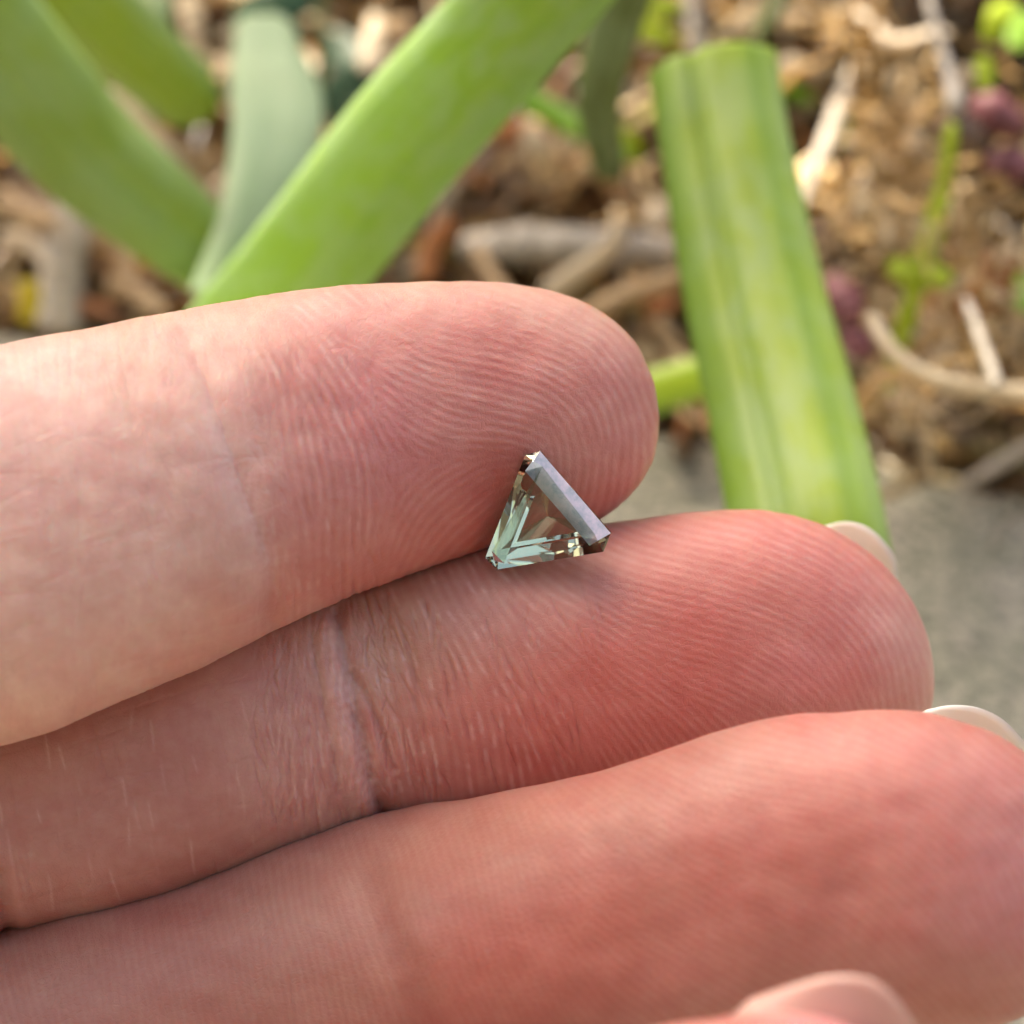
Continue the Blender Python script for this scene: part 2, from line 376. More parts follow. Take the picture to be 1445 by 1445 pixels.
# --- second finger
a2 = orient_field([(590, 900, 72), (600, 980, 78), (600, 1080, 82), (700, 900, 62), (700, 1000, 74), (700, 1090, 84), (760, 900, 48), (800, 1000, 58), (800, 870, 33), (850, 830, 18), (900, 940, 30), (850, 1060, 60),
    (950, 800, 5), (1000, 850, 9), (1100, 790, 18), (1200, 840, 42), (1255, 900, 65), (1285, 960, 88), (1000, 940, 13), (1100, 900, 22), (1160, 960, 48), (1050, 1000, 32), (1000, 1040, 42), (1210, 970, 74), (640, 850, 60),
    (450, 1000, 92), (400, 1000, 96), (300, 1050, 84), (100, 1150, 80), (450, 900, 100), (480, 1100, 78), (900, 1060, 60)])
r2 = ridges(a2, 11.5, 2); r2w = ridges(a2, 14.5, 12); kk = np.clip((860-gu)/80, 0, 1); r2 = r2*(1-kk)+r2w*kk
b2 = np.clip((gu-(540+(gv-900)*0.1))/90, 0, 1)
am2 = np.clip(0.7+0.5*smooth_noise(gu, gv, 110, 42, 3), 0.25, 1.2)
h2 = 0.013*r2*brk*(0.10+0.9*b2)*am2
h2 += -0.08*np.exp(-(((gu-770)/60)**2+((gv-800)/14)**2)/2)
h2 += strokes(hatch(70, -200, 380, 950, 1280, 78, 6, (30, 130), (3, 5), 0.07)+hatch(45, -200, 480, 950, 1280, -16, 6, (60, 260), (3, 5), 0.05)
              + hatch(320, 360, 510, 850, 1160, 88, 9, (20, 90), (3, 6), 0.14)+hatch(130, 470, 560, 880, 1140, 70, 22, (10, 40), (3, 6), 0.16)+hatch(90, 480, 640, 860, 1150, 78, 8, (20, 90), (3, 7), 0.16)+hatch(60, 560, 860, 860, 1120, 70, 7, (25, 110), (3, 5), 0.12)
              + hatch(50, 850, 1250, 730, 900, 20, 20, (10, 40), (3, 4.5), 0.03), 6)
h2 += poly_line([(476, 862), (488, 930), (505, 1010), (520, 1090), (538, 1140), (548, 1172)], 16, -0.40)+poly_line([(500, 950), (530, 1010), (556, 1085)], 9, -0.20)+poly_line([(440, 900), (452, 980), (470, 1060), (478, 1120)], 8, -0.10)+poly_line([(575, 900), (585, 980), (592, 1060)], 8, -0.09)+poly_line([(500, 1010), (520, 1045), (528, 1100)], 7, -0.12)
h2 += poly_line([(460, 890), (470, 960), (490, 1050), (512, 1130)], 26, 0.22)+poly_line([(530, 960), (548, 1030), (560, 1090)], 16, 0.08)
h2 += poly_line([(-5, 1240), (5, 1290), (12, 1330)], 26, -0.5)+poly_line([(-40, 1240), (-25, 1300)], 60, 0.5)
# --- third finger
a3 = orient_field([(700, 1250, 75), (900, 1200, 30), (1100, 1150, 8), (1250, 1120, 18), (1350, 1150, 40), (1400, 1250, 70), (1300, 1300, 45), (1100, 1300, 30), (300, 1400, 80)])
r3 = ridges(a3, 12, 3, iters=7)
h3 = 0.008*r3*np.clip((gu-700)/250, 0, 1)+strokes(hatch(40, 0, 700, 1200, 1500, 76, 6, (40, 160), (5, 9), 0.07), 9)
h3 += poly_line([(520, 1240), (545, 1320), (575, 1380), (600, 1460)], 44, -0.22)+poly_line([(470, 1250), (520, 1420)], 90, 0.25)

# skin tone (linear base colour) control points in the palm's plane: pads are redder, phalanges paler; top finger lightened, lower ones darkened as painted light and shade
PALE = (0.82, 0.56, 0.47); BEIGE = (0.58, 0.36, 0.275); PINK = (0.64, 0.275, 0.235); RED = (0.58, 0.175, 0.14); ROSE = (0.66, 0.28, 0.265)
t1 = [(-100, 800, *PALE), (100, 600, *PALE), (200, 800, *PALE), (100, 950, *PALE), (280, 560, *PALE), (330, 760, 0.70, 0.47, 0.39), (310, 660, 0.72, 0.49, 0.43), (200, 480, *BEIGE), (350, 450, *BEIGE), (600, 410, *BEIGE), (750, 410, *BEIGE),
      (420, 560, *PINK), (430, 750, *PINK), (520, 560, *ROSE), (560, 660, *ROSE), (700, 500, *RED), (620, 480, *PINK), (780, 560, *PINK), (720, 640, *PINK), (860, 560, *PINK), (880, 640, *PINK), (600, 760, *PINK), (700, 730, *RED), (706, 688, 0.50, 0.13, 0.09), (800, 640, 0.68, 0.38, 0.32), (840, 430, *BEIGE)]
BEIGE1 = BEIGE; BEIGE = (0.53, 0.27, 0.225); PALE = (0.64, 0.38, 0.325); PINK = (0.58, 0.225, 0.185); RED = (0.54, 0.15, 0.12)  # second finger's tones darkened, shade put into the skin colour
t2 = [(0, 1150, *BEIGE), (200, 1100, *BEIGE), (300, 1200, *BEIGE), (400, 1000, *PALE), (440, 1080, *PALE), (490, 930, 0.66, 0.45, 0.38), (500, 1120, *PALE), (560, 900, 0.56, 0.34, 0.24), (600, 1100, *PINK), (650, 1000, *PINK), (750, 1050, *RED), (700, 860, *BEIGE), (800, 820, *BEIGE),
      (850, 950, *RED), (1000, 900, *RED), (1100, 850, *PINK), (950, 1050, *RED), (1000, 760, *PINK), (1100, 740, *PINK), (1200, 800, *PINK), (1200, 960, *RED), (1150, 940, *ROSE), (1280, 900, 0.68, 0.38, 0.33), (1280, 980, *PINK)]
BEIGE = (0.40, 0.19, 0.15); PINK = (0.54, 0.225, 0.185); RED = (0.46, 0.15, 0.115)  # third finger darker again, its shade painted into the base colour
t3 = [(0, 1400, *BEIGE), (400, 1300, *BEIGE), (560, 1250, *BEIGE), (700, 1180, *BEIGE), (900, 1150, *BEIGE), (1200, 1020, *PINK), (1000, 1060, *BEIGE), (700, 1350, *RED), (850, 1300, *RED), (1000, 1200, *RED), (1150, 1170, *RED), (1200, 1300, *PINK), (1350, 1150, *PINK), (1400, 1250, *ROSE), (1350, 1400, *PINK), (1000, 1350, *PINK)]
t4 = [(1000, 1450, *PINK), (1200, 1450, *ROSE), (600, 1500, *BEIGE)]

BEIGE = BEIGE1
def fleck(n, x0, x1, y0, y1, a, da, L): return [(sr.uniform(x0, x1), sr.uniform(y0, y1), sr.normal(a, da), sr.uniform(*L), 2.2, sr.uniform(0.25, 1)) for _ in range(n)]
def patchy(seed, sig, thr):
    q_ = blur(np.random.default_rng(seed).normal(size=(CH, CW)), sig); return np.clip((q_/q_.std()-thr)*1.6, 0, 1)
lf1 = np.clip((600-gu)/120, 0.25, 1)*np.clip((gu-330)/60, 0, 1); lf2 = np.clip((900-gu)/250, 0.15, 1)*np.clip((gu-360)/60, 0.0, 1)
pale1 = np.clip(r1*1.5-0.45, 0, 1)*patchy(31, 3.5, 0.3)*lf1*0.30
pale2 = np.clip(r2*1.5-0.45, 0, 1)*patchy(32, 3.5, 0.3)*lf2*0.38
pale1 += 0.45*strokes(fleck(40, -100, 380, 700, 1000, -20, 5, (30, 150))+fleck(60, -150, 380, 480, 950, 86, 4, (10, 80)), 31)
pale2 += 0.7*strokes(fleck(60, 380, 500, 880, 1150, 90, 5, (15, 60))+fleck(34, 0, 380, 980, 1260, 80, 3, (20, 70)), 32)
pale2 += poly_line([(468, 890), (480, 950), (494, 1010), (510, 1070), (520, 1110)], 30, 0.38)*np.clip(1+smooth_noise(gu, gv, 16, 61, 3)*1.2, 0, 1.6)
pale1 += poly_line([(300, 590), (325, 650), (350, 700), (366, 745), (378, 800)], 26, 0.28)*np.clip(1+smooth_noise(gu, gv, 16, 62, 3)*1.2, 0, 1.6)
_n = np.random.default_rng(88).normal(size=(CH, CW))
mott = blur(_n, 1.2)/blur(_n, 1.2).std()*0.35+blur(_n, 4)/blur(_n, 4).std()*0.4+blur(_n, 14)/blur(_n, 14).std()*0.35
class Finger: pass
def finger(pairs, tip, nf, nb, step, hmap=None, tones=None, exp=2.25, tf=0.86, tb=0.8, far_step=25, lump=0, ridx=None, pale=None):
    """pairs: (Uu,Uv,Lu,Lv,depth) from base to the start of the rounded tip; tip (u,v,depth)"""
    p = np.asarray(pairs, float)
    cen = np.stack([(p[:, 0]+p[:, 2])/2, (p[:, 1]+p[:, 3])/2], -1)
    L = np.r_[0, np.cumsum(np.linalg.norm(np.diff(cen, axis=0), axis=1))]
    fine = interp(p, 1200)
    cf = np.stack([(fine[:, 0]+fine[:, 2])/2, (fine[:, 1]+fine[:, 3])/2], -1); Lf = np.r_[0, np.cumsum(np.linalg.norm(np.diff(cf, axis=0), axis=1))]
    s = [0.0]
    while s[-1] < Lf[-1]-step*0.6:
        u = np.interp(s[-1], Lf, cf[:, 0]); s.append(s[-1]+(step if u > -80 else far_step))
    s[-1] = Lf[-1]
    st = np.stack([np.interp(s, Lf, fine[:, k]) for k in range(5)], -1)
    th = np.r_[np.linspace(-90, 90, nf+1), np.linspace(90, 270, nb+1)[1:-1]]*math.pi/180     # -90 upper side, 0 front, 90 lower side
    sn, cs = np.sin(th), np.cos(th)
    e = 2/exp; sx_ = np.sign(sn)*np.abs(sn)**e; cx_ = np.sign(cs)*np.abs(cs)**e
    # re-space the columns evenly along the section
    arc = np.r_[0, np.cumsum(np.hypot(np.diff(sx_[:nf+1]), np.diff(cx_[:nf+1])*0.8))]; 
    dens = np.linspace(0, arc[-1], nf+1); thf = np.interp(dens, arc, th[:nf+1]); th[:nf+1] = thf
    sn, cs = np.sin(th), np.cos(th); sx_ = np.sign(sn)*np.abs(sn)**e; cx_ = np.sign(cs)*np.abs(cs)**e
    rows = []
    def ring(U, Lw, k_w, cenp):
        half = (Lw-U)/2; hw = np.linalg.norm(half)
        wdir = half/hw
        return hw, wdir
    a3d = P(st[:, 0], st[:, 1], st[:, 4]); b3d = P(st[:, 2], st[:, 3], st[:, 4])
    C3 = (a3d+b3d)/2; H3 = (b3d-a3d)/2
    ax = np.gradient(C3, axis=0); ax /= np.linalg.norm(ax, axis=1)[:, None]
    hw = np.linalg.norm(H3, axis=1)
    Nf = np.cross(ax, H3/hw[:, None]); Nf /= np.linalg.norm(Nf, axis=1)[:, None]
    if (Nf[0]@CZ) < 0: Nf = -Nf
    T = np.where(cs > 0, tf, tb)
    body = C3[:, None]+H3[:, None]*sx_[None, :, None]+Nf[:, None]*(hw[:, None]*(T*cx_)[None])[..., None]
    tip3 = P(*tip); Ca, Ha, Na, hwa = C3[-1], H3[-1], Nf[-1], hw[-1]
    Ld = tip3-Ca; capn = max(6, int(np.linalg.norm(Ld)/ (step*120/FPX*MM)*1.25)); ph = np.linspace(0, math.pi/2, capn+1)[1:]
    e2 = 2/2.2
    lx = np.sin(ph)**e2; wx_ = np.cos(ph)**e2; wx_[-1] = 0
    # slide centre along a curve whose start follows the axis
    cap = Ca+lx[:, None, None]*Ld+wx_[:, None, None]*(Ha*sx_[None, :, None]+Na*(hwa*(T*cx_))[None, :, None])
    g = np.concatenate([body, cap[:-1]], 0)
    nr, nc = g.shape[:2]; jn = len(body); sg = 14*2.0/step
    kw = np.exp(-0.5*(np.arange(-int(3*sg), int(3*sg)+1)/sg)**2); kw /= kw.sum(); pad = len(kw)//2
    gp = np.concatenate([np.repeat(g[:1], pad, 0), g, np.repeat(g[-1:], pad, 0)], 0); gs = sum(w_*gp[i_:i_+nr] for i_, w_ in enumerate(kw))
    bw = np.exp(-0.5*((np.arange(nr)-jn)/(1.6*sg))**2)[:, None, None]*np.clip((nr-1-np.arange(nr))/(2.5*sg), 0, 1)[:, None, None]; g = g*(1-bw)+gs*bw
    f = Finger(); f.nf, f.nb, f.nc, f.nr = nf, nb, nc, nr
    # normals
    gr = np.gradient(g, axis=0); gc = np.roll(g, -1, 1)-np.roll(g, 1, 1)
    n = np.cross(gc, gr); n /= np.linalg.norm(n, axis=2)[..., None]+1e-12
    mid = g.mean(1, keepdims=True); sgn = np.sign(((g-mid)*n).sum(-1).mean()); n *= sgn
    u, v, d = to_px(g.reshape(-1, 3)); u = u.reshape(nr, nc); v = v.reshape(nr, nc)
    h = np.zeros((nr, nc))
    front = np.clip(cs*4+0.6, 0, 1)[None]
    if hmap is not None:
        h += samp(hmap, u, v)*front
    # gentle irregularity of flesh
    h += lump*(smooth_noise(u, v, 260, 31+nf, 3))
    g = g+n*h[..., None]*MM
    # colour
    tone = np.ones((nr, nc, 4)); tone[..., :3] = blend_pts(tones, u, v) if tones else BEIGE
    back = np.clip(-cs, 0, 1)[None, :, None]; tone[..., :3] = tone[..., :3]*(1-back)+np.array(BEIGE)*back
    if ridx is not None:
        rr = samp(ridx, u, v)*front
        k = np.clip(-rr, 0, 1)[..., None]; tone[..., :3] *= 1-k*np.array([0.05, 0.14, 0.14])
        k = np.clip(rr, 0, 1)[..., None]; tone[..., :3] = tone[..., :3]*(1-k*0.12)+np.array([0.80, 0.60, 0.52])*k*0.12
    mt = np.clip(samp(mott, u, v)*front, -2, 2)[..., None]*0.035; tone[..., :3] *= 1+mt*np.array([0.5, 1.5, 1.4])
    if pale is not None:
        k = np.clip(samp(pale, u, v)*front, 0, 1)[..., None]*0.55; tone[..., :3] = tone[..., :3]*(1-k)+np.array([0.90, 0.74, 0.68])*k
    m = np.clip(smooth_noise(u, v, 70, 77, 4)*0.05, -.12, .12); tone[..., :3] *= 1+m[..., None]*np.array([0.5, 1.2, 1.2])
    f.g = g; f.tone = tone; f.tip = tip3; f.tiptone = tone[-1].mean(0); f.n = n
    return f
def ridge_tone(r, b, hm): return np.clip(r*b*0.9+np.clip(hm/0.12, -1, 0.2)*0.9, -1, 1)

F1 = finger([(-900, 700, -740, 1190, 116), (-400, 592, -240, 1105, 114), (-120, 515, 40, 1040, 113), (0, 490, 145, 1001, 113.5), (150, 461, 268, 950, 115), (300, 432, 392, 886, 117), (430, 411, 500, 840, 119), (560, 400, 610, 800, 121), (690, 397, 690, 770, 123)],
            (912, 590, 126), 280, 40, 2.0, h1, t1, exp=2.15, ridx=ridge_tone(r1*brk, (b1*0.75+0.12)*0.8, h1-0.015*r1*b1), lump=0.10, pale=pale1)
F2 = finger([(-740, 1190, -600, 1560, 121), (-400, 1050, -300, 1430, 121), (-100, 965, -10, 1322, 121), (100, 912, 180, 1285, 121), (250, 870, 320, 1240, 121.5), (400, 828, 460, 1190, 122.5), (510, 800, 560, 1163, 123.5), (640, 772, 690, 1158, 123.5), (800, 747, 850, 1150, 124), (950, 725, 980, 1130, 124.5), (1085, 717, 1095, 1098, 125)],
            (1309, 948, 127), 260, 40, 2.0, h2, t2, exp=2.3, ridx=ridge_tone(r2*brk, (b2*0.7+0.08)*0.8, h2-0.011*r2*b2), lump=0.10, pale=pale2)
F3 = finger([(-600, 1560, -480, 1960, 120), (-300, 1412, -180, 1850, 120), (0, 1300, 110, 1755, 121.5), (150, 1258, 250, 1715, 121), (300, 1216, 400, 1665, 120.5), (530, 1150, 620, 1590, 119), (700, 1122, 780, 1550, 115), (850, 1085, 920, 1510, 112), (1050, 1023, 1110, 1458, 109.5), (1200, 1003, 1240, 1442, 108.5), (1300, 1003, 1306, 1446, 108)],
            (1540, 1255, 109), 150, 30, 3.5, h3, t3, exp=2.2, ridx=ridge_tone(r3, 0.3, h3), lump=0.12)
F4 = finger([(-480, 1960, -400, 2330, 118), (0, 1800, 90, 2170, 112), (400, 1650, 480, 2030, 101), (700, 1540, 770, 1920, 93), (900, 1462, 950, 1840, 90), (1080, 1428, 1090, 1790, 89)],
            (1290, 1600, 89), 90, 24, 6, None, t4, exp=2.2, lump=0.1)
F0 = finger([(-1250, 330, -900, 700, 118), (-1000, 0, -700, 380, 112), (-850, -250, -500, 60, 105), (-750, -450, -400, -200, 100)], (-480, -560, 98), 50, 20, 14, None, [(-800, 0, *BEIGE), (-700, 0, *BEIGE)], lump=0.1)
hand_parts = [F0, F1, F2, F3, F4]
V = []; T_ = []; Q = []; TRI = []; base = 0; bases = []
for f in hand_parts:
    bases.append(base)
    V.append(f.g.reshape(-1, 3)); T_.append(f.tone.reshape(-1, 4))
    Q.append(tubes_faces(f.nr, f.nc, base))
    V.append(f.tip[None]); T_.append(f.tiptone[None])
    last = base+(f.nr-1)*f.nc; tipi = base+f.nr*f.nc
    jj = np.arange(f.nc); TRI.append(np.stack([last+jj, last+(jj+1) % f.nc, np.full(f.nc, tipi)], -1))
    base += f.nr*f.nc+1
V = np.concatenate(V); T_ = np.concatenate(T_)
# weld neighbouring fingers at the webs: upper side vertex = column 0, lower side vertex = column nf
remap = np.arange(base)
for a, b_ in zip(range(4), range(1, 5)):
    lo = bases[a]+hand_parts[a].nf; up = bases[b_]
    mid = (V[lo]+V[up])/2; V[lo] = mid; V[up] = mid; remap[up] = lo
front = []; back = []
for k, f in enumerate(hand_parts):
    cols = [remap[bases[k]+c] for c in range(0, f.nf+1)]; front += cols if k == 0 else cols[1:]
for k in range(4, -1, -1):
    f = hand_parts[k]; cols = [bases[k]+c for c in range(f.nf+1, f.nc)]
    back += cols+([remap[bases[k]]] if k > 0 else [])
loop = np.array(front+back); nl = len(loop)
LP = V[loop]; wrist_c = P(-2700, 1500, 135); frac = np.arange(nl)
nfr = len(front); ang = np.r_[np.linspace(-90, 90, nfr), np.linspace(90, 270, nl-nfr+2)[1:-1]]*math.pi/180
wy_ = P(-2700, 1980, 135)-wrist_c; wz_ = CZ*0.019
palm_c = P(-1500, 1250, 128); py_ = P(-1500, 2250, 128)-palm_c; pz_ = CZ*0.014
prev = loop; W = []; 
rowsP = []
PR = palm_c+np.sin(ang)[:, None]*py_+np.cos(ang)[:, None]*pz_
WR = wrist_c+np.sin(ang)[:, None]*wy_+np.cos(ang)[:, None]*wz_
ARM = WR+(P(-5200, 2300, 150)-wrist_c)
ctl = np.stack([LP, LP*0.35+PR*0.65, PR, WR, ARM])
for s_ in np.linspace(0, 4, 25)[1:]:
    i = min(int(s_), 3); t = s_-i; t = t*t*(3-2*t) if i else t
    rowsP.append(ctl[i]*(1-t)+ctl[i+1]*t)
rowsP = np.array(rowsP); nrp = len(rowsP)
V = np.concatenate([V, rowsP.reshape(-1, 3), rowsP[-1].mean(0)[None]])
T_ = np.concatenate([T_, np.tile(np.array([*BEIGE, 1]), (nrp*nl+1, 1))])
jj = np.arange(nl); j2 = (jj+1) % nl
Q.append(np.stack([loop[j2], loop[jj], base+jj, base+j2], -1))
for r_ in range(nrp-1):
    o_ = base+r_*nl; Q.append(np.stack([o_+j2, o_+jj, o_+nl+jj, o_+nl+j2], -1))
o_ = base+(nrp-1)*nl; TRI.append(np.stack([o_+j2, o_+jj, np.full(nl, base+nrp*nl)], -1))
Q = remap_all = np.concatenate(Q); rm = np.r_[remap, np.arange(base, len(V))]
Q = rm[Q]; TRI = rm[np.concatenate(TRI)]
nq, ntri = len(Q), len(TRI)
used = np.ones(len(V), bool); used[np.where(rm != np.arange(len(V)))[0]] = False
newi = np.cumsum(used)-1; V = V[used]; T_ = T_[used]; Q = newi[Q]; TRI = newi[TRI]
hand = bpy.data.objects.new('hand', None)
SKIN = skin_mat(); NAIL = nail_mat()
hroot = empty('hand', tuple(P(400, 900, 125)))
me = bpy.data.meshes.new('skin'); Vl = V-np.array(hroot.location)
me.vertices.add(len(Vl)); me.vertices.foreach_set('co', Vl.ravel())
me.loops.add(nq*4+ntri*3); me.loops.foreach_set('vertex_index', np.r_[Q.ravel(), TRI.ravel()].astype(np.int32))
me.polygons.add(nq+ntri)
me.polygons.foreach_set('loop_start', np.r_[np.arange(nq)*4, nq*4+np.arange(ntri)*3].astype(np.int32))
me.polygons.foreach_set('loop_total', np.r_[np.full(nq, 4), np.full(ntri, 3)].astype(np.int32))
me.update(calc_edges=True); me.validate()
me.polygons.foreach_set('use_smooth', np.ones(nq+ntri, bool))
a_ = me.attributes.new('tone', 'FLOAT_COLOR', 'POINT'); a_.data.foreach_set('color', T_.astype(np.float32).ravel())
me.materials.append(SKIN)
so = bpy.data.objects.new('skin', me); COL.objects.link(so); so.parent = hroot
import bmesh
bm_ = bmesh.new(); bm_.from_mesh(me); bmesh.ops.recalc_face_normals(bm_, faces=bm_.faces); bm_.to_mesh(me); bm_.free()
tag(hroot, 'open pale pink hand, palm side up, holding a tiny triangular gem between two fingers', 'hand')
def nail(edge, depth, back_vec, dd, bow=0.0008):
    """free edge as pixels; the plate runs back from it behind the finger"""
    e_ = interp([(x, y) for x, y in edge], 22); n = len(e_); rows = []
    t = np.linspace(0, 1, 14); q = np.linspace(-1, 1, n)
    A = P(e_[:, 0], e_[:, 1], depth+1.6*q*q)
    B = P(e_[:, 0]+back_vec[0], e_[:, 1]+back_vec[1], depth+dd+1.6*q*q)
    top = A[None]*(1-t[:, None, None])+B[None]*t[:, None, None]
    top = top-CZ*(np.sin(t*math.pi)[:, None, None]*bow)
    bot = top+CZ*(-0.00045)
    g = np.concatenate([top, bot[::-1]], 0)                # closed band of rows
    Vn = g.reshape(-1, 3); nr = g.shape[0]
    F = [(i*n+j, i*n+j+1, ((i+1) % nr)*n+j+1, ((i+1) % nr)*n+j) for i in range(nr) for j in range(n-1)]
    F += [tuple(i*n for i in range(nr)), tuple(i*n+n-1 for i in reversed(range(nr)))]
    o = mesh_obj('nail', Vn, F, NAIL, hroot)
    return o
nail([(1165, 742), (1195, 736), (1223, 743), (1247, 763), (1265, 792), (1266, 830)], 129.5, (-110, 75), 2.0)
nail([(1310, 1002), (1345, 996), (1384, 1000), (1416, 1016), (1444, 1045), (1466, 1080)], 113.5, (-130, 90), 2.0)
PINKNAIL = nail_mat(); PINKNAIL.node_tree.nodes['Principled BSDF'].inputs['Subsurface Weight'].default_value = 0.8
for e_ in PINKNAIL.node_tree.nodes:
    if e_.type == 'VALTORGB': e_.color_ramp.elements[0].color = (0.64, 0.40, 0.33, 1); e_.color_ramp.elements[1].color = (0.70, 0.48, 0.41, 1)
pn = nail([(1060, 1412), (1115, 1394), (1170, 1380), (1225, 1382), (1262, 1406), (1290, 1444), (1312, 1490)], 89.5, (-130, 130), 0.3, 0.0002)
pn.data.materials[0] = PINKNAIL

# ---------------------------------------------------------------- the gem
fu = [np.stack(to_px(f.g[:, :f.nf+1].reshape(-1, 3)), -1) for f in (F1, F2)]; fu = np.concatenate(fu)
fu = fu[(fu[:, 0] > 640) & (fu[:, 0] < 900) & (fu[:, 1] > 600) & (fu[:, 1] < 850)]
def make_gem(depth=117.0, dry=False):
    px = [(741.7, 641.7), (762.5, 635.9), (862.5, 752), (852, 778), (702, 803), (685.5, 786.4)]
    n = np.array([-0.24, -0.20, 0.0]); n[2] = math.sqrt(1-(n**2).sum()); nw = n[0]*CX+n[1]*CY+n[2]*CZ
    c0 = P(773, 735, depth)
    pts = []
    for (u, v) in px:
        r = (u-722.5)/FPX*CX-(v-722.5)/FPX*CY-CZ
        pts.append(CP+r*(((c0-CP)@nw)/(r@nw)))
    pts = np.array(pts); c0 = pts.mean(0)
    ex = pts[2]-pts[1]; ex /= np.linalg.norm(ex); ey = np.cross(nw, ex)
    q = np.stack([(pts-c0)@ex, (pts-c0)@ey], -1)/MM
    if np.sum(q[:, 0]*np.roll(q[:, 1], -1)-np.roll(q[:, 0], -1)*q[:, 1]) < 0: q = q[::-1]
    def inset(q, ds):
        m = len(q); out = []
        for i in range(m):
            def line(a, b, d):
                t = (b-a)/np.linalg.norm(b-a); nn = np.array([-t[1], t[0]]); return a+nn*d, t
            a, ta = line(q[i-1], q[i], ds[(i-1) % m]); b, tb = line(q[i], q[(i+1) % m], ds[i])
            M = np.array([ta, -tb]).T; s = np.linalg.solve(M, b-a); out.append(a+ta*s[0])
        return np.array(out)
    lens = np.linalg.norm(np.roll(q, -1, 0)-q, axis=1)
    def ds(main, corner): return [main if l > 2 else corner for l in lens]
    levels = [(inset(q, ds(1.12, 0.72)), 0.68), (inset(q, ds(0.58, 0.38)), 0.45), (q, 0.10), (q, -0.06),
              (inset(q, ds(0.62, 0.38)), -0.75), (inset(q, ds(1.15, 0.72)), -1.25)]
    V = []; F = []
    for (lv, z) in levels: V += [(x, y, z) for x, y in lv]
    V.append((levels[-1][0][:, 0].mean(), levels[-1][0][:, 1].mean(), -1.72))
    F.append(tuple(range(6)))
    for k in range(5):
        for i in range(6): F.append((k*6+i, k*6+6+i, k*6+6+(i+1) % 6, k*6+(i+1) % 6))
    for i in range(6): F.append((30+i, 36, 30+(i+1) % 6))
    W = [c0+(x*ex+y*ey+z*nw)*MM for x, y, z in V]
    if dry:
        worst = 9
        for q_ in W:
            u_, v_, d_ = to_px(q_); m_ = (np.abs(fu[:, 0]-u_) < 3) & (np.abs(fu[:, 1]-v_) < 3)
            if m_.any(): worst = min(worst, fu[m_, 2].min()-d_)
        return depth+worst+0.75
    o = mesh_obj('gemstone', W, F, gem_mat(), smooth=False)
    bm = bmesh.new(); bm.from_mesh(o.data); bmesh.ops.recalc_face_normals(bm, faces=bm.faces); bm.to_mesh(o.data); bm.free()
    o.data.materials.append(sky_tint_mat())
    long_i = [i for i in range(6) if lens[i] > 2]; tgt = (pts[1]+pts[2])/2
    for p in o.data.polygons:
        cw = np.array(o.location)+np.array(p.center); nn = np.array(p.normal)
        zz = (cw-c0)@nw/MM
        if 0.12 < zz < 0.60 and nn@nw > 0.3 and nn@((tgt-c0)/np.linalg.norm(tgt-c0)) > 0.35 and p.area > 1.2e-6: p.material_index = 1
    o['label'] = 'tiny pale green triangular faceted gem resting in the groove between two fingers'; o['category'] = 'gemstone'
    return o
dg = make_gem(117.0, True); dg = make_gem(dg, True); print('GEM DEPTH', dg); make_gem(dg-0.0)

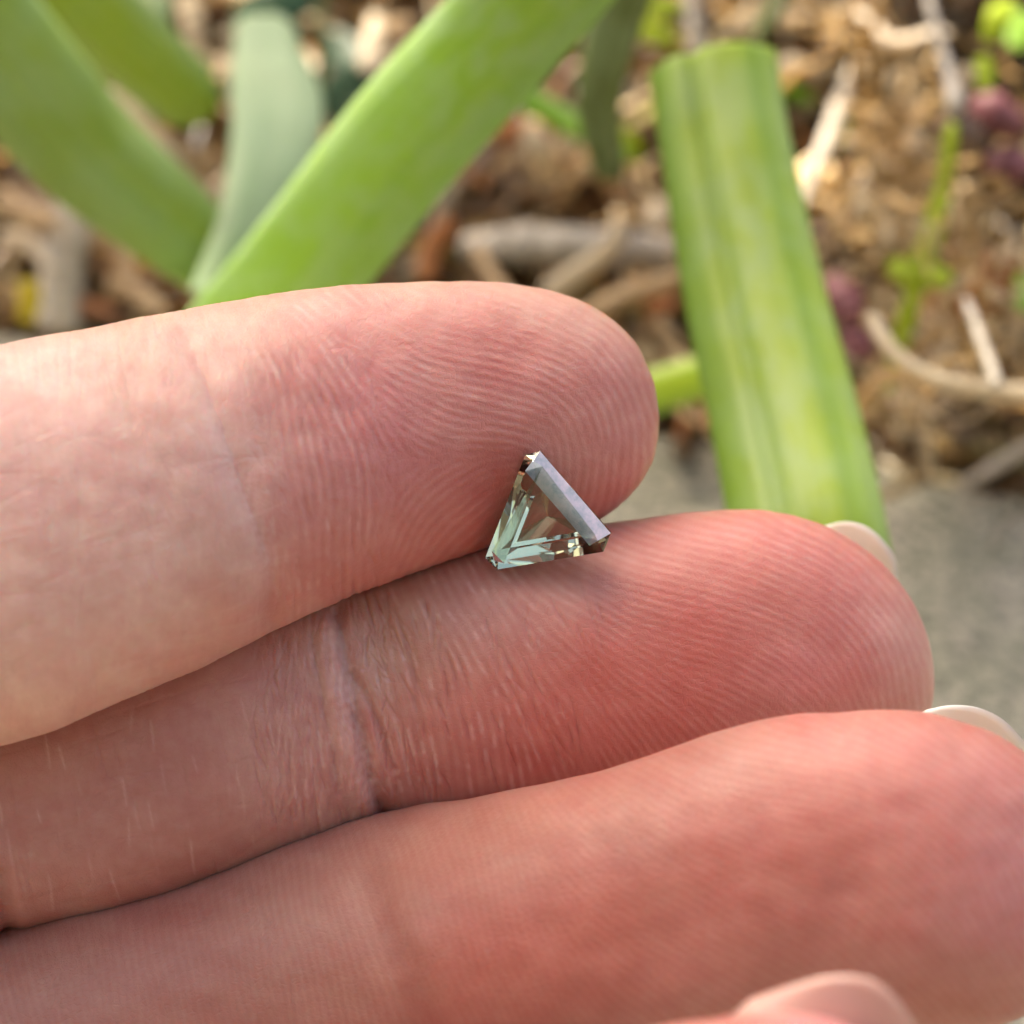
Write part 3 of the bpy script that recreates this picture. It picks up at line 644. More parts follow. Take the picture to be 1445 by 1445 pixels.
# ---------------------------------------------------------------- strap leaves
def strap(name, pts, mat, label, cat, thick=2.2, chan=0.25, roll=0.0, ncs=14, n=70, group=None, endround=(0, 0), twist=0.0, wob=0.0, seed=0, groove=None, world=None):
    """pts: (u, v, depth, width_px); a thick channelled leaf blade"""
    p = interp(pts, n); C3 = P(p[:, 0], p[:, 1], p[:, 2]); wd = p[:, 3]/2/FPX*p[:, 2]*MM
    ax = np.gradient(C3, axis=0); ax /= np.linalg.norm(ax, axis=1)[:, None]
    if world is not None: C3 = p[:, :3]*MM; wd = p[:, 3]/2*MM; ax = np.gradient(C3, axis=0); ax /= np.linalg.norm(ax, axis=1)[:, None]
    vw = (C3-CP) if world is None else np.tile(-np.array(world), (n, 1)); vw /= np.linalg.norm(vw, axis=1)[:, None]
    sd_ = np.cross(ax, vw); sd_ /= np.linalg.norm(sd_, axis=1)[:, None]; up = np.cross(sd_, ax)
    if (up[n//2]@(CZ if world is None else np.array(world))) < 0: up = -up
    L = np.r_[0, np.cumsum(np.linalg.norm(np.diff(C3, axis=0), axis=1))]; f = L/L[-1]
    rl = R(roll)+R(twist)*(f-0.5)
    s2 = sd_*np.cos(rl)[:, None]+up*np.sin(rl)[:, None]; u2 = -sd_*np.sin(rl)[:, None]+up*np.cos(rl)[:, None]
    wd = wd/np.maximum(np.cos(rl), 0.3)
    k = np.ones(n)
    if endround[0]: k *= np.sqrt(np.clip(1-np.clip(1-f/endround[0], 0, 1)**2, 0.0004, 1))
    if endround[1]: k *= np.sqrt(np.clip(1-np.clip(1-(1-f)/endround[1], 0, 1)**2, 0.0004, 1))
    wd = wd*k; q = np.linspace(-1, 1, ncs+1); q = np.sign(q)*np.abs(q)**0.8
    th = thick*MM*k[:, None]*(1-np.abs(q)**3)[None]*0.5+0.00012
    ch = chan*wd[:, None]*(q**2)[None]
    if groove:
        for (gq, gd, gw) in groove: ch = ch-gd*MM*np.exp(-((q-gq)/gw)**2)[None]
    wv = wob*MM*smooth_noise(L[:, None]*1000+0*q[None], q[None]*6+0*L[:, None], 35, 50+seed, 3)
    top = C3[:, None]+s2[:, None]*(wd[:, None]*q[None])[..., None]+u2[:, None]*(ch+th+wv)[..., None]
    bot = C3[:, None]+s2[:, None]*(wd[:, None]*q[None])[..., None]+u2[:, None]*(ch-th+wv)[..., None]
    ring = np.concatenate([top, bot[:, ::-1]], 1); nc = ring.shape[1]
    Vt = ring.reshape(-1, 3); Fq = tubes_faces(n, nc).tolist()
    m = len(Vt); Vt = np.concatenate([Vt, ring[0].mean(0)[None], ring[-1].mean(0)[None]])
    Fq += [(j, m, (j+1) % nc) for j in range(nc)]+[((n-1)*nc+(j+1) % nc, m+1, (n-1)*nc+j) for j in range(nc)]
    st = np.zeros((n, nc, 3)); st[..., 0] = (L*1000)[:, None]+seed*37; qq = np.r_[q, q[::-1]]; st[..., 1] = (wd[:, None]*qq[None])*1000; st[..., 2] = qq
    st = np.concatenate([st.reshape(-1, 3), st[0].mean(0)[None], st[-1].mean(0)[None]])
    o = mesh_obj(name, Vt, Fq, mat, attrs={'strap': ('FLOAT_VECTOR', st)})
    return tag(o, label, cat, group)
LG = leaf_mat('leaf_green', (0.21, 0.36, 0.05), (0.27, 0.44, 0.07), (0.38, 0.54, 0.12), 0.6, 0.35, bscale=1.6)
LGC = leaf_mat('leaf_ribbed', (0.23, 0.34, 0.03), (0.30, 0.42, 0.04), (0.36, 0.48, 0.07), 0.4, 0.3, edge=0.15, rib=[(0.0, (0.38, 0.5, 0.2)), (0.16, (0.68, 0.78, 0.5)), (0.3, (1, 1, 1)), (0.36, (0.80, 0.86, 0.82)), (0.44, (0.97, 0.99, 0.97)), (0.7, (1.1, 1.1, 1.0)), (0.84, (1.0, 1.1, 0.6)), (1.0, (1.25, 1.2, 1.1))])
LG2 = leaf_mat('leaf_yellow_green', (0.28, 0.36, 0.03), (0.36, 0.43, 0.05), (0.45, 0.50, 0.09), 0.15, 0.3)
LG3 = leaf_mat('leaf_grey_green', (0.26, 0.38, 0.20), (0.32, 0.43, 0.24), (0.38, 0.48, 0.28), 0.3, 0.25)
LG4 = leaf_mat('leaf_dull_green', (0.20, 0.29, 0.05), (0.26, 0.35, 0.065), (0.32, 0.41, 0.09), 0.3, 0.3, edge=0.2)
LG5 = leaf_mat('leaf_lime', (0.35, 0.50, 0.03), (0.48, 0.62, 0.05), (0.58, 0.68, 0.12), 0.1, 0.4)
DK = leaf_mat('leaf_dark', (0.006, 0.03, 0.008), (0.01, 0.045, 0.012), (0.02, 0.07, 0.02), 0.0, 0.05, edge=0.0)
OL = leaf_mat('leaf_olive', (0.05, 0.07, 0.01), (0.08, 0.105, 0.015), (0.14, 0.18, 0.05), 0.2, 0.08, edge=0.15)
gp = 'strap leaves of the plant behind the hand'
strap('strap_leaf', [(215, 640, 205, 168), (332, 495, 188, 172), (422, 385, 176, 172), (568, 200, 168, 178), (712, 40, 163, 176), (860, -130, 158, 175), (1100, -420, 156, 160)], LG,
      'broad bright green strap leaf running diagonally from the top finger to the upper edge', 'leaf', 3.0, 0.10, roll=8, seed=1, wob=0.3)
strap('strap_leaf', [(-330, -270, 178, 190), (-120, -60, 182, 185), (20, 100, 186, 176), (120, 215, 189, 160), (220, 300, 192, 138), (305, 372, 196, 105), (350, 415, 200, 80)], LG4,
      'wide mid green strap leaf at the left edge, leaning in behind the diagonal leaf', 'leaf', 3.5, 0.22, roll=-10, seed=2, wob=0.3)
strap('strap_leaf', [(-150, -240, 190, 150), (30, -70, 196, 140), (150, 35, 202, 122), (230, 105, 206, 110), (300, 165, 210, 92)], LG2,
      'yellowish green leaf with a rounded end in the upper left, above the wide left leaf', 'leaf', 3.5, 0.15, seed=3, endround=(0, 0.12), wob=0.3)
strap('strap_leaf', [(372, 20, 222, 80), (378, 75, 216, 95), (388, 150, 208, 130), (378, 230, 200, 118), (345, 330, 194, 90), (300, 430, 192, 80)], LG3,
      'pale grey-green leaf standing between the yellowish leaf and the diagonal leaf', 'leaf', 2.2, 0.16, roll=-12, seed=4, wob=0.4, endround=(0.1, 0))
strap('strap_leaf', [(120, -110, 225, 90), (190, -20, 222, 80), (232, 40, 220, 56)], leaf_mat('leaf_pale', (0.3, 0.42, 0.15), (0.4, 0.5, 0.22), (0.5, 0.6, 0.3), 0.3, 0.3),
      'small pale green leaf end at the top edge, left of the dark green leaf', 'leaf', 2.0, 0.15, seed=5, endround=(0, 0.25))
strap('strap_leaf', [(965, -220, 186, 90), (905, -60, 194, 80), (866, 60, 200, 72), (850, 150, 206, 60), (862, 240, 212, 40)], OL,
      'narrow dark olive leaf hanging beside the upper end of the diagonal leaf', 'leaf', 2.6, 0.3, roll=25, seed=6, twist=30)
o = strap('cut_leaf', [(1004, 84, 172, 182), (1022, 200, 169, 184), (1060, 400, 163, 198), (1108, 600, 156, 212), (1142, 760, 150, 220), (1162, 900, 150, 215), (1165, 1040, 156, 200)], LGC,
      'thick green strap leaf with a squarely cut upper end, standing right of the top finger', 'leaf', 3.6, -0.14, roll=2, seed=7, n=110, ncs=32, wob=0.35, groove=[(-0.28, 0.7, 0.12), (0.7, 0.2, 0.12)])
strap('leaf_stub', [(870, 572, 205, 62), (930, 550, 204, 62), (1000, 530, 203, 62), (1060, 515, 203, 60)], LG5,
      'short lime green leaf piece between the top fingertip and the cut leaf', 'leaf', 2.0, 0.12, seed=8)
strap('strap_leaf', [(728, 130, 222, 40), (790, 165, 221, 36), (850, 200, 219, 30), (885, 225, 218, 20)], leaf_mat('leaf_fresh', (0.14, 0.30, 0.01), (0.22, 0.42, 0.02), (0.32, 0.5, 0.05), 0.1, 0.4),
      'thin fresh green blade crossing below the dark olive leaf', 'leaf', 1.5, 0.1, seed=9)

# ---------------------------------------------------------------- twigs, stalks, straw
M_GREY = dry_mat('weathered_stalk', [(0.22, 0.19, 0.15), (0.42, 0.38, 0.31), (0.62, 0.58, 0.50)], trans=0)
M_TAN = dry_mat('tan_straw', [(0.30, 0.19, 0.09), (0.52, 0.37, 0.2), (0.70, 0.55, 0.34)])
M_CREAM = dry_mat('cream_straw', [(0.50, 0.38, 0.24), (0.70, 0.60, 0.42), (0.84, 0.76, 0.6)])
M_ORANGE = dry_mat('rusty_leaf', [(0.30, 0.10, 0.03), (0.5, 0.2, 0.06), (0.66, 0.36, 0.15)])
M_BROWN = dry_mat('brown_bark', [(0.06, 0.035, 0.02), (0.14, 0.08, 0.045), (0.25, 0.16, 0.09)], trans=0)
M_PURPLE = dry_mat('purple_bud', [(0.10, 0.03, 0.04), (0.22, 0.07, 0.08), (0.40, 0.2, 0.18)], trans=0.1, scale=250)
M_YEL = dry_mat('yellow_petal', [(0.5, 0.42, 0.02), (0.65, 0.55, 0.03), (0.75, 0.66, 0.10)], trans=0.3)
def rod(name, pts, mat, label, cat, taper=(1, 1), group=None, nodes=False, nc=10, seed=0, flat=1.0):
    """pts: (u, v, height_mm, diameter_px)"""
    C = np.array([G(u, v, h) for u, v, h, w_ in pts]); wv = np.array([w_ for *_, w_ in pts])
    q = interp(np.c_[C*1000, wv], 36); C = q[:, :3]/1000; d = np.linalg.norm(C-CP, axis=1)
    r = q[:, 3]/2/FPX*d; f = np.linspace(0, 1, len(C)); r = r*(taper[0]*(1-f)+taper[1]*f)
    r = r*(1+0.10*smooth_noise(f*100, 0*f, 28, seed+3, 3))
    ends = np.clip(np.minimum(f, 1-f)/0.03, 0, 1); r = r*np.sqrt(np.clip(ends, 0.02, 1))
    if nodes:
        for k in (0.3, 0.68): r = r*(1+0.35*np.exp(-((f-k)/0.02)**2))
    ax = np.gradient(C, axis=0); ax /= np.linalg.norm(ax, axis=1)[:, None]
    s1 = np.cross(ax, CZ); s1 /= np.linalg.norm(s1, axis=1)[:, None]; s2 = np.cross(ax, s1)
    a = np.linspace(0, 2*math.pi, nc, endpoint=False)
    bumpy = 1+0.12*smooth_noise(a[None]*10+0*f[:, None], f[:, None]*30+0*a[None], 18, seed+9, 3)
    g = C[:, None]+r[:, None, None]*bumpy[..., None]*(s1[:, None]*np.cos(a)[None, :, None]+flat*s2[:, None]*np.sin(a)[None, :, None])
    n = len(C); Vt = np.concatenate([g.reshape(-1, 3), C[:1], C[-1:]]); F = tubes_faces(n, nc).tolist(); m = n*nc
    F += [(j, m, (j+1) % nc) for j in range(nc)]+[((n-1)*nc+(j+1) % nc, m+1, (n-1)*nc+j) for j in range(nc)]
    return tag(mesh_obj(name, Vt, F, mat), label, cat, group)
rod('dry_stalk', [(650, 352, 6, 46), (740, 345, 8, 52), (850, 350, 8, 54), (980, 362, 6, 56)], M_GREY, 'thick pale grey stalk lying level between the diagonal leaf and the cut leaf', 'stalk', nodes=True, seed=1)
rod('dry_stalk', [(820, 452, 8, 28), (880, 418, 10, 30), (960, 393, 12, 28), (1010, 380, 12, 26)], M_TAN, 'tan stalk reaching from the top fingertip to the cut leaf', 'stalk', seed=2)
rod('dry_stalk', [(772, 420, 6, 36), (815, 385, 9, 34), (860, 350, 12, 26), (880, 310, 14, 22)], M_CREAM, 'short cream stalk rising behind the top fingertip', 'stalk', seed=3)
rod('dry_stalk', [(966, -60, 26, 18), (975, 0, 24, 18), (984, 78, 20, 22)], M_GREY, 'straight grey-white stem just above the cut end of the leaf', 'stem', seed=4)
rod('dry_stalk', [(1295, -60, 40, 13), (1318, 30, 38, 14), (1338, 100, 36, 18), (1352, 158, 35, 28)], M_GREY, 'slender grey stem with a pale knobbed tip in the upper right', 'stem', seed=5)
rod('dry_stalk', [(1205, 90, 22, 16), (1170, 190, 22, 24), (1150, 240, 22, 20), (1128, 310, 20, 14)], M_GREY, 'pale weathered stem slanting beside the right edge of the cut leaf', 'stem', seed=6, nodes=True)
rod('root', [(1225, 440, 33, 18), (1262, 498, 33, 20), (1320, 535, 32, 24), (1380, 548, 31, 26), (1500, 562, 30, 26)], M_CREAM, 'long curved cream root sweeping to the right edge above the paving', 'root', seed=7)
rod('dry_stalk', [(1362, 420, 35, 12), (1385, 480, 35, 16), (1408, 545, 34, 15)], M_GREY, 'grey stem leaning over the curved root at the right', 'stem', seed=8)
rod('dry_stalk', [(1350, 690, 3, 14), (1400, 662, 6, 18), (1480, 612, 10, 20)], M_GREY, 'grey stem lying across the paving edge at the right border', 'stem', seed=9)
rod('dry_stalk', [(1302, 580, 20, 16), (1308, 625, 12, 18), (1312, 672, 4, 18)], M_CREAM, 'short upright stem end touching the paving edge', 'stem', seed=10)
rod('dry_stalk', [(1268, 500, 14, 12), (1292, 560, 13, 12), (1300, 598, 12, 12)], M_GREY, 'thin dark stem dropping from the curved root', 'stem', seed=11)
rod('dry_stalk', [(1362, 600, 10, 10), (1300, 590, 12, 10), (1250, 585, 13, 10)], M_BROWN, 'thin brown twig level below the curved root', 'twig', seed=12)
rod('dry_sheath', [(108, 285, 14, 58), (98, 330, 12, 60), (88, 390, 9, 58), (82, 470, 5, 60)], M_GREY, 'wide pale dry leaf sheath standing below the left leaf', 'dry leaf', seed=13, flat=0.35)
rod('dry_sheath', [(0, 275, 14, 32), (40, 300, 14, 30), (80, 315, 14, 26)], M_TAN, 'tan straw piece at the left edge under the wide left leaf', 'dry leaf', seed=14, flat=0.4)
rod('dry_sheath', [(0, 330, 10, 20), (45, 345, 10, 24), (75, 380, 10, 20)], M_CREAM, 'cream straw piece at the left edge against the dry sheath', 'dry leaf', seed=15, flat=0.5)
rod('dry_sheath', [(40, 20, 34, 24), (80, 55, 32, 32), (125, 105, 30, 26)], M_CREAM, 'bright cream straw between the two left leaves, nearest the corner', 'dry leaf', seed=16, flat=0.4)
rod('dry_sheath', [(150, 125, 30, 24), (200, 180, 28, 34), (250, 240, 26, 34), (325, 318, 22, 20)], M_CREAM, 'long pale straw blade lying along the upper side of the wide left leaf', 'dry leaf', seed=17, flat=0.4)
rod('dry_sheath', [(225, 195, 16, 26), (270, 225, 14, 34), (305, 250, 12, 26)], M_TAN, 'tan straw end under the rounded end of the yellowish leaf', 'dry leaf', seed=18, flat=0.4)
rod('straw_piece', [(532, 20, 16, 24), (526, 60, 15, 30), (518, 102, 14, 24)], M_CREAM, 'bright cream straw piece upright above the diagonal leaf', 'straw', seed=19, flat=0.4)
rod('straw_piece', [(530, 55, 14, 22), (560, 38, 14, 22), (580, 28, 14, 16)], M_TAN, 'tan straw piece tilted beside the upright cream one', 'straw', seed=20, flat=0.4)
rod('straw_piece', [(400, 60, 14, 30), (425, 85, 12, 30), (450, 100, 12, 18)], M_CREAM, 'cream husk between the grey-green leaf and the dark leaves', 'straw', seed=21, flat=0.5)
rod('straw_piece', [(318, 80, 14, 26), (322, 105, 13, 26), (318, 118, 12, 18)], M_CREAM, 'small cream seed husk left of the grey-green leaf', 'husk', seed=22, flat=0.6)
rod('straw_piece', [(262, -10, 18, 30), (272, 30, 16, 32), (275, 68, 14, 22)], M_CREAM, 'pale husk at the top edge left of the dark green leaf', 'husk', seed=23, flat=0.6)
rod('straw_piece', [(745, 178, 16, 30), (762, 215, 14, 36), (778, 262, 10, 30)], M_CREAM, 'glowing cream straw strip right of the diagonal leaf', 'straw', seed=24, flat=0.35)
rod('straw_piece', [(700, 192, 14, 34), (722, 185, 14, 36), (745, 178, 14, 24)], M_ORANGE, 'golden orange leaf scrap at the edge of the diagonal leaf', 'dry leaf', seed=25, flat=0.3)
rod('straw_piece', [(655, 240, 12, 26), (672, 252, 12, 28), (688, 262, 12, 18)], M_ORANGE, 'small rust red leaf scrap below the golden one', 'dry leaf', seed=26, flat=0.4)
rod('straw_piece', [(798, 188, 16, 28), (803, 205, 15, 30), (800, 222, 14, 24)], M_CREAM, 'round white husk right of the glowing straw strip', 'husk', seed=27, flat=0.7)
rod('straw_piece', [(790, 280, 10, 20), (820, 240, 16, 26), (850, 245, 16, 26), (868, 275, 10, 20)], M_TAN, 'tan leaf scrap arched like a small bridge', 'dry leaf', seed=28, flat=0.4)
rod('straw_piece', [(918, 320, 14, 36), (938, 300, 14, 40), (955, 330, 12, 34)], M_CREAM, 'cream scrap of leaf at the left side of the cut leaf', 'dry leaf', seed=29, flat=0.4)
rod('straw_piece', [(915, 440, 8, 24), (935, 425, 8, 28), (950, 435, 8, 20)], M_ORANGE, 'orange brown scrap beside the lower cut leaf', 'dry leaf', seed=30, flat=0.4)
rod('straw_piece', [(600, 400, 8, 30), (610, 350, 10, 34), (640, 310, 12, 26)], M_ORANGE, 'curved amber leaf scrap below the diagonal leaf', 'dry leaf', seed=31, flat=0.3)
rod('straw_piece', [(735, 440, 8, 24), (700, 400, 8, 24), (672, 350, 8, 22)], M_TAN, 'tan stalk piece behind the top finger', 'stalk', seed=32)
rod('straw_piece', [(150, 400, 8, 26), (185, 410, 8, 28), (235, 440, 8, 22)], M_TAN, 'tan leaf scrap between the dry sheath and the diagonal leaf', 'dry leaf', seed=33, flat=0.4)
rod('straw_piece', [(130, 330, 10, 22), (165, 355, 9, 24), (190, 395, 8, 18)], M_TAN, 'short tan scrap right of the dry sheath', 'dry leaf', seed=34, flat=0.5)
rod('yellow_petal', [(40, 395, 12, 24), (42, 425, 10, 30), (38, 455, 8, 22)], M_YEL, 'small yellow petal at the left edge beside the dry sheath', 'petal', seed=35, flat=0.5)
rod('straw_piece', [(1095, 95, 18, 26), (1130, 95, 18, 28), (1165, 112, 16, 22)], M_CREAM, 'cream scrap beside the square end of the cut leaf', 'dry leaf', seed=36, flat=0.4)
rod('straw_piece', [(1195, 10, 30, 50), (1225, 35, 28, 54), (1260, 60, 26, 40)], M_TAN, 'peach coloured leaf scrap at the top right of centre', 'dry leaf', seed=37, flat=0.25)
rod('grass_blade', [(1115, -30, 24, 26), (1085, 25, 22, 22), (1060, 68, 20, 12)], OL, 'thin olive green blade above the cut leaf', 'leaf', seed=38, flat=0.3)
LIME = dry_mat('lime_leaflet', [(0.35, 0.5, 0.02), (0.5, 0.64, 0.04), (0.62, 0.74, 0.12)], trans=0.4, rough=0.4)
FRESH = dry_mat('green_leaflet', [(0.14, 0.30, 0.02), (0.22, 0.42, 0.03), (0.32, 0.52, 0.08)], trans=0.35, rough=0.4)
rod('green_leaflet', [(890, 8, 20, 24), (925, 12, 20, 30), (962, 8, 20, 20)], LIME, 'lime leaflet at the top edge, the upper of the two by the dark olive leaf', 'leaf', seed=39, flat=0.2)
rod('green_leaflet', [(888, 35, 16, 22), (922, 48, 15, 30), (958, 60, 14, 18)], LIME, 'lime leaflet just under the one at the top edge', 'leaf', seed=40, flat=0.2)
rod('green_leaflet', [(870, 188, 18, 24), (885, 202, 16, 34), (900, 222, 14, 20)], LIME, 'glowing lime leaflet at the foot of the dark olive leaf', 'leaf', seed=41, flat=0.3)
rod('green_leaflet', [(1095, 118, 16, 18), (1120, 132, 15, 22), (1148, 146, 14, 14)], FRESH, 'green leaflet beside the top right of the cut leaf', 'leaf', seed=42, flat=0.3)
rod('green_leaflet', [(1175, 215, 12, 16), (1185, 190, 14, 24), (1192, 165, 16, 16)], FRESH, 'dull green leaflet behind the slanting stem', 'leaf', seed=43, flat=0.3)
rod('green_shoot', [(1345, 170, 36, 18), (1335, 240, 32, 20), (1318, 320, 28, 30), (1292, 400, 24, 30), (1268, 500, 18, 22), (1250, 560, 14, 18)], LIME, 'bright green stem rising through the dry litter on the right', 'stem', seed=44)
rod('green_leaflet', [(1255, 372, 26, 22), (1272, 380, 26, 34), (1290, 390, 26, 20)], LIME, 'lime leaflet left of the bright green stem', 'leaf', seed=45, flat=0.4)
rod('green_leaflet', [(1305, 380, 26, 22), (1322, 390, 26, 34), (1342, 398, 26, 20)], LIME, 'lime leaflet right of the bright green stem', 'leaf', seed=46, flat=0.4)
rod('green_leaflet', [(1430, 0, 36, 12), (1412, 22, 36, 34), (1392, 60, 34, 16)], LIME, 'pointed lime leaflet in the upper right corner', 'leaf', seed=47, flat=0.25)
rod('green_leaflet', [(1445, 20, 30, 40), (1440, 45, 30, 50), (1430, 70, 30, 20)], FRESH, 'green leaf cut by the right edge in the upper right corner', 'leaf', seed=48, flat=0.25)
rod('green_leaflet', [(1386, 80, 36, 18), (1390, 105, 35, 26), (1388, 130, 34, 20)], LIME, 'blunt yellow-green leaflet right of the knobbed stem', 'leaf', seed=49, flat=0.5)
rod('straw_piece', [(1365, 90, 36, 20), (1363, 110, 35, 26), (1358, 128, 34, 20)], M_CREAM, 'cream husk between the knobbed stem and the blunt leaflet', 'husk', seed=50, flat=0.6)
rod('green_leaflet', [(1450, 380, 22, 30), (1442, 410, 22, 36), (1448, 440, 22, 24)], FRESH, 'green leaflet at the right edge, level with the reddish clump', 'leaf', seed=51, flat=0.3)
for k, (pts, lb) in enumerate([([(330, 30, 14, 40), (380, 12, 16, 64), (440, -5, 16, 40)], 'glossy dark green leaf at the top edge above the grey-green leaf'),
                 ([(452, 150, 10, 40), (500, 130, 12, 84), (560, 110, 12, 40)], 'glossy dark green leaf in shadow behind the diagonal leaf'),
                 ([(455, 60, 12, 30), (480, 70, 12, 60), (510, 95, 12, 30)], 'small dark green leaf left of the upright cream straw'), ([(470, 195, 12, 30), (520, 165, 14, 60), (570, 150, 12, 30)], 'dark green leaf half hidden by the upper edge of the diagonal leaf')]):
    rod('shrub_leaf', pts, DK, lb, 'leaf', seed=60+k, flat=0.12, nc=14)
rod('green_shoot', [(456, -20, 24, 12), (455, 60, 20, 12), (450, 150, 14, 14)], OL, 'thin upright green stem beside the grey-green leaf', 'stem', seed=70)
for k, (pts, lb) in enumerate([([(1370, 150, 30, 30), (1400, 160, 30, 56), (1440, 182, 28, 36)], 'dusky purple bud at the right edge, upper one'),
                 ([(1395, 222, 26, 30), (1420, 232, 26, 56), (1450, 245, 26, 40)], 'dusky purple bud at the right edge, below the upper one'),
                 ([(1172, 395, 22, 26), (1192, 425, 22, 56), (1205, 452, 22, 34)], 'wine red bud touching the right side of the cut leaf'),
                 ([(1195, 465, 20, 24), (1210, 482, 20, 48), (1222, 502, 20, 24)], 'small wine red bud below the larger one by the cut leaf')]):
    rod('purple_bud', pts, M_PURPLE, lb, 'bud', seed=80+k, nc=14)
rod('dry_pod', [(1325, 178, 32, 40), (1352, 190, 32, 58), (1378, 205, 30, 36)], M_BROWN, 'dark brown pod under the knobbed stem', 'pod', seed=90, nc=14)
def curl(name, u, v, h, rad_px, w_px, turns, mat, label, cat, seed=0, tail=None):
    """flat ribbon coiled like a dried tendril"""
    r = np.random.default_rng(seed); c = G(u, v, h); d = np.linalg.norm(c-CP); n = 60
    t = np.linspace(0, 1, n); a = t*turns*2*math.pi+r.uniform(0, 6.28); rr = rad_px/FPX*d*(1-0.45*t)
    X = CX; Y = CY*0.8+CZ*0.6
    C = c+np.cos(a)[:, None]*rr[:, None]*X+np.sin(a)[:, None]*rr[:, None]*Y+(CZ*0.7-CY*0.5)*(t[:, None]-.5)*rad_px/FPX*d*0.9
    if tail is not None:
        tp = np.array([G(*q) for q in tail]); C = np.concatenate([interp(np.vstack([tp, C[0]]), 30)[:-1], C]); n = len(C)
    ax = np.gradient(C, axis=0); ax /= np.linalg.norm(ax, axis=1)[:, None]
    side = CZ*0.5+CY*0.3+CX*0.4; b1 = side-ax*(ax@side)[:, None]; b1 /= np.linalg.norm(b1, axis=1)[:, None]; b2 = np.cross(ax, b1)
    hw = w_px/2/FPX*d; nc = 8; aa = np.linspace(0, 2*math.pi, nc, endpoint=False)
    f = np.linspace(0, 1, n); k = np.sqrt(np.clip(np.minimum(f, 1-f)/0.06, 0.05, 1))
    g = C[:, None]+k[:, None, None]*(b1[:, None]*np.cos(aa)[None, :, None]*hw+b2[:, None]*np.sin(aa)[None, :, None]*hw*0.25)
    F = tubes_faces(n, nc).tolist()+[tuple(range(nc)), tuple((n-1)*nc+j for j in range(nc))[::-1]]
    return tag(mesh_obj(name, g.reshape(-1, 3), F, mat), label, cat)
curl('dry_curl', 1392, 268, 36, 26, 22, 1.4, M_TAN, 'ring shaped dry curl with a wavy tail at the right', 'dry curl', 1, tail=[(1368, 350, 30), (1376, 325, 32), (1362, 290, 34)])
for k, (u, v, r_, w_, lb) in enumerate([(1252, 175, 22, 20, 'tan ribbon curl at the top left of the dry heap'), (1280, 120, 26, 18, 'fan of pale curled husk near the knobbed stem'), (1262, 235, 30, 22, 'thick cream curl in the middle of the dry heap'),
                                       (1300, 215, 22, 16, 'tan curl left of the green stem'), (1318, 265, 24, 18, 'golden curl tight against the green stem'), (1235, 290, 26, 16, 'loose curl at the lower left of the dry heap'),
                                       (1345, 480, 28, 8, 'wiry golden curl above the curved root'), (1395, 415, 30, 14, 'reddish tan curl in the clump at the right'), (1340, 430, 26, 10, 'fine straw curl left of the reddish clump'),
                                       (1258, 420, 18, 8, 'tiny wiry curl beside the wine red bud'), (1412, 380, 24, 14, 'reddish tan curl at the top of the right clump'), (1270, 330, 26, 18, 'pale curl just above the lime leaflets'), (1415, 575, 14, 8, 'tiny pale curl below the curved root')]):
    curl('dry_curl', u, v, 32-(v-200)/40, r_, w_, random.uniform(0.9, 1.8), [M_TAN, M_CREAM, M_ORANGE][2 if 'reddish' in lb else k % 2], lb, 'dry curl', 10+k)

